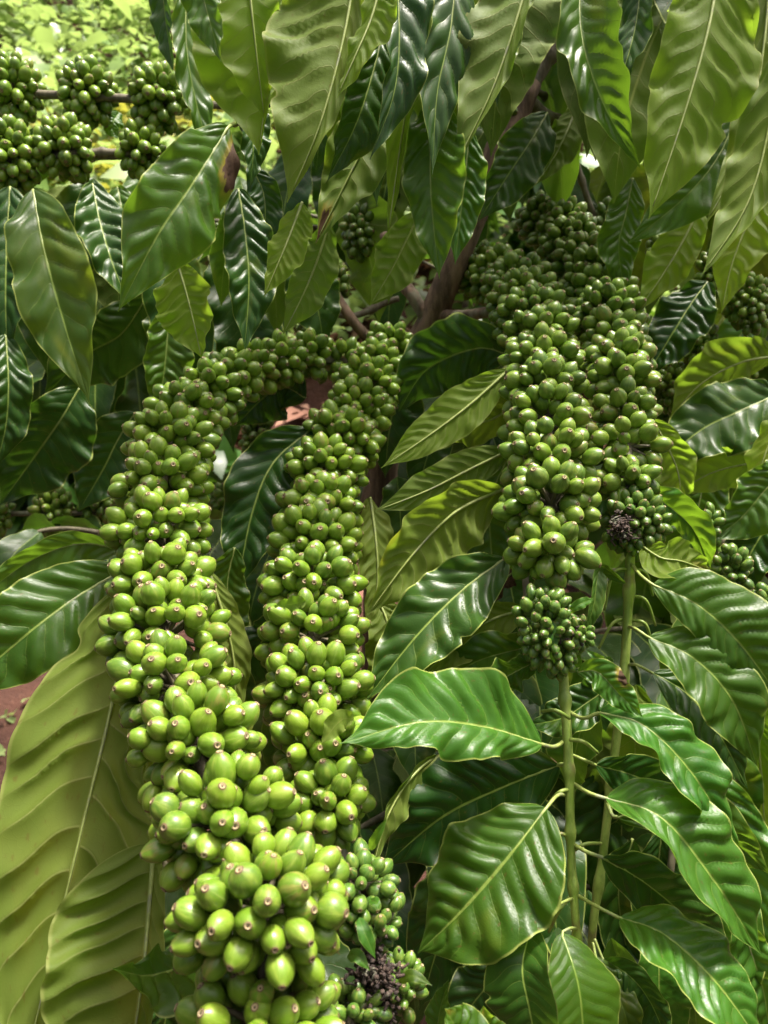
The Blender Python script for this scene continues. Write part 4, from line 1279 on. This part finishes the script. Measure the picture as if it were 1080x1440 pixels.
fill(tl, -20, 210, 235, 330, .82, .92, 8, 190, 301, ('leaf_dark', 'leaf', 'leaf_dark'))
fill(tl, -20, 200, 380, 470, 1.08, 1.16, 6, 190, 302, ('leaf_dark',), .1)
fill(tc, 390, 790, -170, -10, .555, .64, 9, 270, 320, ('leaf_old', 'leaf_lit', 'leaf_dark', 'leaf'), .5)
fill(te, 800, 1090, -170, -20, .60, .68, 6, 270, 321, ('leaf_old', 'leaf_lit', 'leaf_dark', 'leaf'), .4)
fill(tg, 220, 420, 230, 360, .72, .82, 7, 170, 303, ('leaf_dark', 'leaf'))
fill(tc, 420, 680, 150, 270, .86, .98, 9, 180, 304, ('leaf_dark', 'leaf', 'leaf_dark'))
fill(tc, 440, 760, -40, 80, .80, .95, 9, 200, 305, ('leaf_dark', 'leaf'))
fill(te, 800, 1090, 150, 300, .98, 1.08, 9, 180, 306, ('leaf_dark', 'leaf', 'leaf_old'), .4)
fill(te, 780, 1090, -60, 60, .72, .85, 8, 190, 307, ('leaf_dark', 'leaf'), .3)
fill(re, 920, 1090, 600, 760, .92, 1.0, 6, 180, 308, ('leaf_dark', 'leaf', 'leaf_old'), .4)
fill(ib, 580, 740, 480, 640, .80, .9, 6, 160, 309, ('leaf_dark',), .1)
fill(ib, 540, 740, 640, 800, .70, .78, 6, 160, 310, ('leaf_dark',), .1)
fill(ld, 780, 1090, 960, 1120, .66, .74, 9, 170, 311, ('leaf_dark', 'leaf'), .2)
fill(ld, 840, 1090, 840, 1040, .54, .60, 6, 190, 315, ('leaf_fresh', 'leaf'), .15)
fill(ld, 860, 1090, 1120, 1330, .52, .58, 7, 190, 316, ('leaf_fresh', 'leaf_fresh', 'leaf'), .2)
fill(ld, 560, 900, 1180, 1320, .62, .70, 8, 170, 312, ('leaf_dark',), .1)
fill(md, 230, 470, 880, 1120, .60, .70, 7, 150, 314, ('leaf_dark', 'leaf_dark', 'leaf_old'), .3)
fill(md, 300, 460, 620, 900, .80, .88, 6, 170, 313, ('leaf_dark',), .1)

# ------------------------------------------------------------------ inner foliage: shaded sprays that fill the bush
GI = 'shaded inner branches of the bush'


def spray(label, a, b, n, ln, seed, mats=('leaf_dark',), group=GI, hang=.8, twigmat='twig', px=True):
    rs = random.Random(seed)
    A, B = (W(*a), W(*b)) if px else (Vector(a), Vector(b))
    sag = Vector((0, 0, .03))
    t = root('leafy_branch', A, label, 'leafy branch', group)
    mid_ = (A + B) / 2 + sag
    tube('stem', [A, mid_, B], .0035, .002, M[twigmat], t, n=24, seg=8)
    ax = (B - A).normalized()
    for i in range(n):
        for sg in (-1, 1):
            q = (i + .5 + rs.uniform(-.2, .2)) / n
            p = A.lerp(B, q) + sag * (4 * q * (1 - q))
            sd_ = ax.cross(Vector((0, 0, 1)))
            if sd_.length < .1:
                sd_ = Vector((1, 0, 0))
            sd_.normalize()
            yaw = Vector((rs.uniform(-.5, .5), rs.uniform(-.5, .5), 0))
            out = (sd_ * sg + ax * rs.uniform(.1, .6) + yaw).normalized()
            L = ln * rs.uniform(.75, 1.2)
            h = hang * rs.uniform(.6, 1.3)
            p1 = p + out * L * .38 + DOWN * L * .10 * h
            p2 = p + out * L * .62 + DOWN * L * .40 * h
            p3 = p + out * L * .75 + DOWN * L * .78 * h
            w = L * rs.uniform(.17, .23)
            # orient: upper face skyward
            n0 = (CAM - p1).normalized()
            T = (p3 - p).normalized()
            b0 = T.cross(n0 - T * n0.dot(T)).normalized()
            nn = b0.cross(T)
            upn = (Vector((0, 0, 1)) + out * .5 + Vector((rs.uniform(-.3, .3), rs.uniform(-.3, .3), 0)))
            upn = (upn - T * upn.dot(T)).normalized()
            roll = math.degrees(math.atan2(-upn.dot(b0), upn.dot(nn)))
            V, Fc, UV, dd, C, n_, LL = leaf_geo([p, p1, p2, p3], w, w, roll, 1, fold=(.15, .15), wave=.09, nu=28, nv=12, quilt=.1, seed=rs.randrange(9999))
            mesh_obj('leaf', V, Fc, M[rs.choice(mats)], t, UV, attrs=dd)
    return t


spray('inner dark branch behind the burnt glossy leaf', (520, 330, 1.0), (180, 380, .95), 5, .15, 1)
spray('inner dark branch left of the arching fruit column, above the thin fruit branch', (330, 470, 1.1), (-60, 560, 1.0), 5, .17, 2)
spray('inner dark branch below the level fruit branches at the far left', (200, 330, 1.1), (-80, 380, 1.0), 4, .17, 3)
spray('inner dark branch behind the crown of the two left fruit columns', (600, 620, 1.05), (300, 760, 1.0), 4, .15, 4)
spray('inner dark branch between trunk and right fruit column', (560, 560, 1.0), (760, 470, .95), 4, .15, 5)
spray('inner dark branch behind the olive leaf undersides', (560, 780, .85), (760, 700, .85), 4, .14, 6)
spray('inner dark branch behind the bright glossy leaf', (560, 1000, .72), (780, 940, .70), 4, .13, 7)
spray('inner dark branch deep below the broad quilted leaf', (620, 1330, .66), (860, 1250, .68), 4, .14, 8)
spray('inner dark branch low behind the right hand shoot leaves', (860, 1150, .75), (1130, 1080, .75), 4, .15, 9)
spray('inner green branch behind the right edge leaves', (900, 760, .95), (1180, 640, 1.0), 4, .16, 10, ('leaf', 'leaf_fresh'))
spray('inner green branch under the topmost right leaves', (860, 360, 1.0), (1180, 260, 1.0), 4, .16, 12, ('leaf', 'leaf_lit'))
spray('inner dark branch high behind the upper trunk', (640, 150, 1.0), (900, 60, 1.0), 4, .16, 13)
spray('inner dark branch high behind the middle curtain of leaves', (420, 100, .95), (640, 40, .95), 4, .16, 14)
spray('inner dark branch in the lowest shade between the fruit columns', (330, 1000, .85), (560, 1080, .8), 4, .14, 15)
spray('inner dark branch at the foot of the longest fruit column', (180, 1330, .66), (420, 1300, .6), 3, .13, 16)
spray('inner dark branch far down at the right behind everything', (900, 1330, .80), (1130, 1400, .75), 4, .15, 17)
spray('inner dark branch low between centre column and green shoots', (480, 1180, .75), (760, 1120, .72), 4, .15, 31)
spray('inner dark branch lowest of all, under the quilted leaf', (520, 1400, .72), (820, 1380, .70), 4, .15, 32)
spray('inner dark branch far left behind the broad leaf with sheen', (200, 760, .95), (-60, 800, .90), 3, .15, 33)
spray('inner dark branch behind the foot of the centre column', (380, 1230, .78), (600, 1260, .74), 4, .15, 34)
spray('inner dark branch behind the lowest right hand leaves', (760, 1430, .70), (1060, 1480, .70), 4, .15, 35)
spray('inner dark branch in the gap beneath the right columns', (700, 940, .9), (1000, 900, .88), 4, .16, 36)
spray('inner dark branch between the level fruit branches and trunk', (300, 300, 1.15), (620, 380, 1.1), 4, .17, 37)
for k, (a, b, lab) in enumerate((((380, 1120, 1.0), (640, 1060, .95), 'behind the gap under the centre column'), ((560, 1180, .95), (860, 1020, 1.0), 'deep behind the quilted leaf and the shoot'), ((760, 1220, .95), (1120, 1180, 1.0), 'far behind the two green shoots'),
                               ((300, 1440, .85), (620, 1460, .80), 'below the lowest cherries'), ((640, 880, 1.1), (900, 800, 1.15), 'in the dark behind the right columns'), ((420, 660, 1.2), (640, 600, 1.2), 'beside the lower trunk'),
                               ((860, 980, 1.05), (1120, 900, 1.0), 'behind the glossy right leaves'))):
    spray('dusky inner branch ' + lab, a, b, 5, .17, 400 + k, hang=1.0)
GO = 'added branches overhead for shade'
rc = random.Random(5)
CAN = []  # unseen branches above the view, added to keep sun off fruit and ground
for k in range(7):
    x, y = .12 + .8 * ((k * .618 + .2) % 1), .88 + .40 * (k + .5) / 7
    z = 1.55 + .2 * rc.random()
    CAN.append(((x - .25, y - .03, z), (x + .25, y + .03, z + .03)))
for k in range(14):
    x, y = -.9 + 2.9 * ((k * .618 + .3) % 1), 1.5 + 1.3 * (k + .5) / 14
    z = 1.05 + .30 * y + .25 + .3 * rc.random()
    CAN.append(((x - .35, y, z), (x + .35, y + .1, z + .05)))
for k, (a, b) in enumerate(CAN):
    spray('unseen leafy branch added overhead for shade, above the hanging leaves', a, b, 6, .19, 200 + k, ('leaf', 'leaf_fresh'), group=GO, hang=.45, px=False)

# ------------------------------------------------------------------ coffee bushes further back
def bush(label, x, y, h, rad, n, seed, mat):
    z0 = float(gz(x, y))
    t = root('coffee_bush', (x, y, z0), label, 'bush', 'coffee bushes further back')
    rs = np.random.RandomState(seed)
    tube('trunk', [(x, y, z0 - .05), (x + .05, y, z0 + h * .5), (x - .03, y + .05, z0 + h)], .03, .012, M['bark'], t, n=30, seg=10, bumps=.06)
    P = []
    for i in range(16):
        q = rs.uniform(.15, 1)
        an = rs.uniform(0, 6.28)
        rr = rad * (1.05 - q * .6)
        e = np.array([x + math.cos(an) * rr, y + math.sin(an) * rr, z0 + h * q - .12])
        s = np.array([x, y, z0 + h * q])
        tt = rs.uniform(.2, 1, n // 16) ** .5
        P.append(s + (e - s) * tt[:, None] + rs.normal(0, .05, (len(tt), 3)))
    P = np.concatenate(P)
    V, Fc, U = leaflets(P, rs.uniform(.10, .20, len(P)), .4, rs, .5, .5)
    mesh_obj('crown', V, Fc, M[mat], t, U)


M['bush'] = simple_leaf_material('bush_leaf', (.025, .085, .014), (.06, .14, .02), (.16, .32, .02), .35, .35)
bush('sunlit coffee bush seen through gaps on the right', 1.15, 2.5, 1.7, .6, 900, 1, 'bush')
bush('coffee bush behind the trunk, glimpsed through the middle gap', .35, 3.6, 1.5, .55, 700, 2, 'bush')
bush('coffee bush beyond the thin fruit branch, in shade on the left', -.95, 2.6, .8, .5, 600, 3, 'bush')
for k, (x, y, h, r_, lab) in enumerate(((-1.35, 3.05, .75, .35, 'pale sunlit shrub at the foot of the weed bank, leftmost of three'), (-.75, 3.7, .8, .35, 'pale sunlit shrub among the weeds, middle of three'), (-1.9, 4.2, .9, .45, 'pale sunlit shrub farthest up the weed bank'))):
    bush(lab, x, y, h, r_, 420, 40 + k, 'weed')
for k, (x, y, h, lab) in enumerate(((-.9, -1.1, 1.75, 'left of three'), (.05, -1.35, 1.75, 'middle of three'), (1.0, -1.1, 1.7, 'right of three'), (-1.75, -.1, 2.0, 'leftmost'), (1.9, .0, 2.0, 'rightmost'))):
    bush('unseen coffee bush added to block low sky light, ' + lab + ' behind the viewpoint', x, y, h, .75, 1500, 20 + k, 'bush')  # row added out of view so light falls mostly from above

build_fruits()
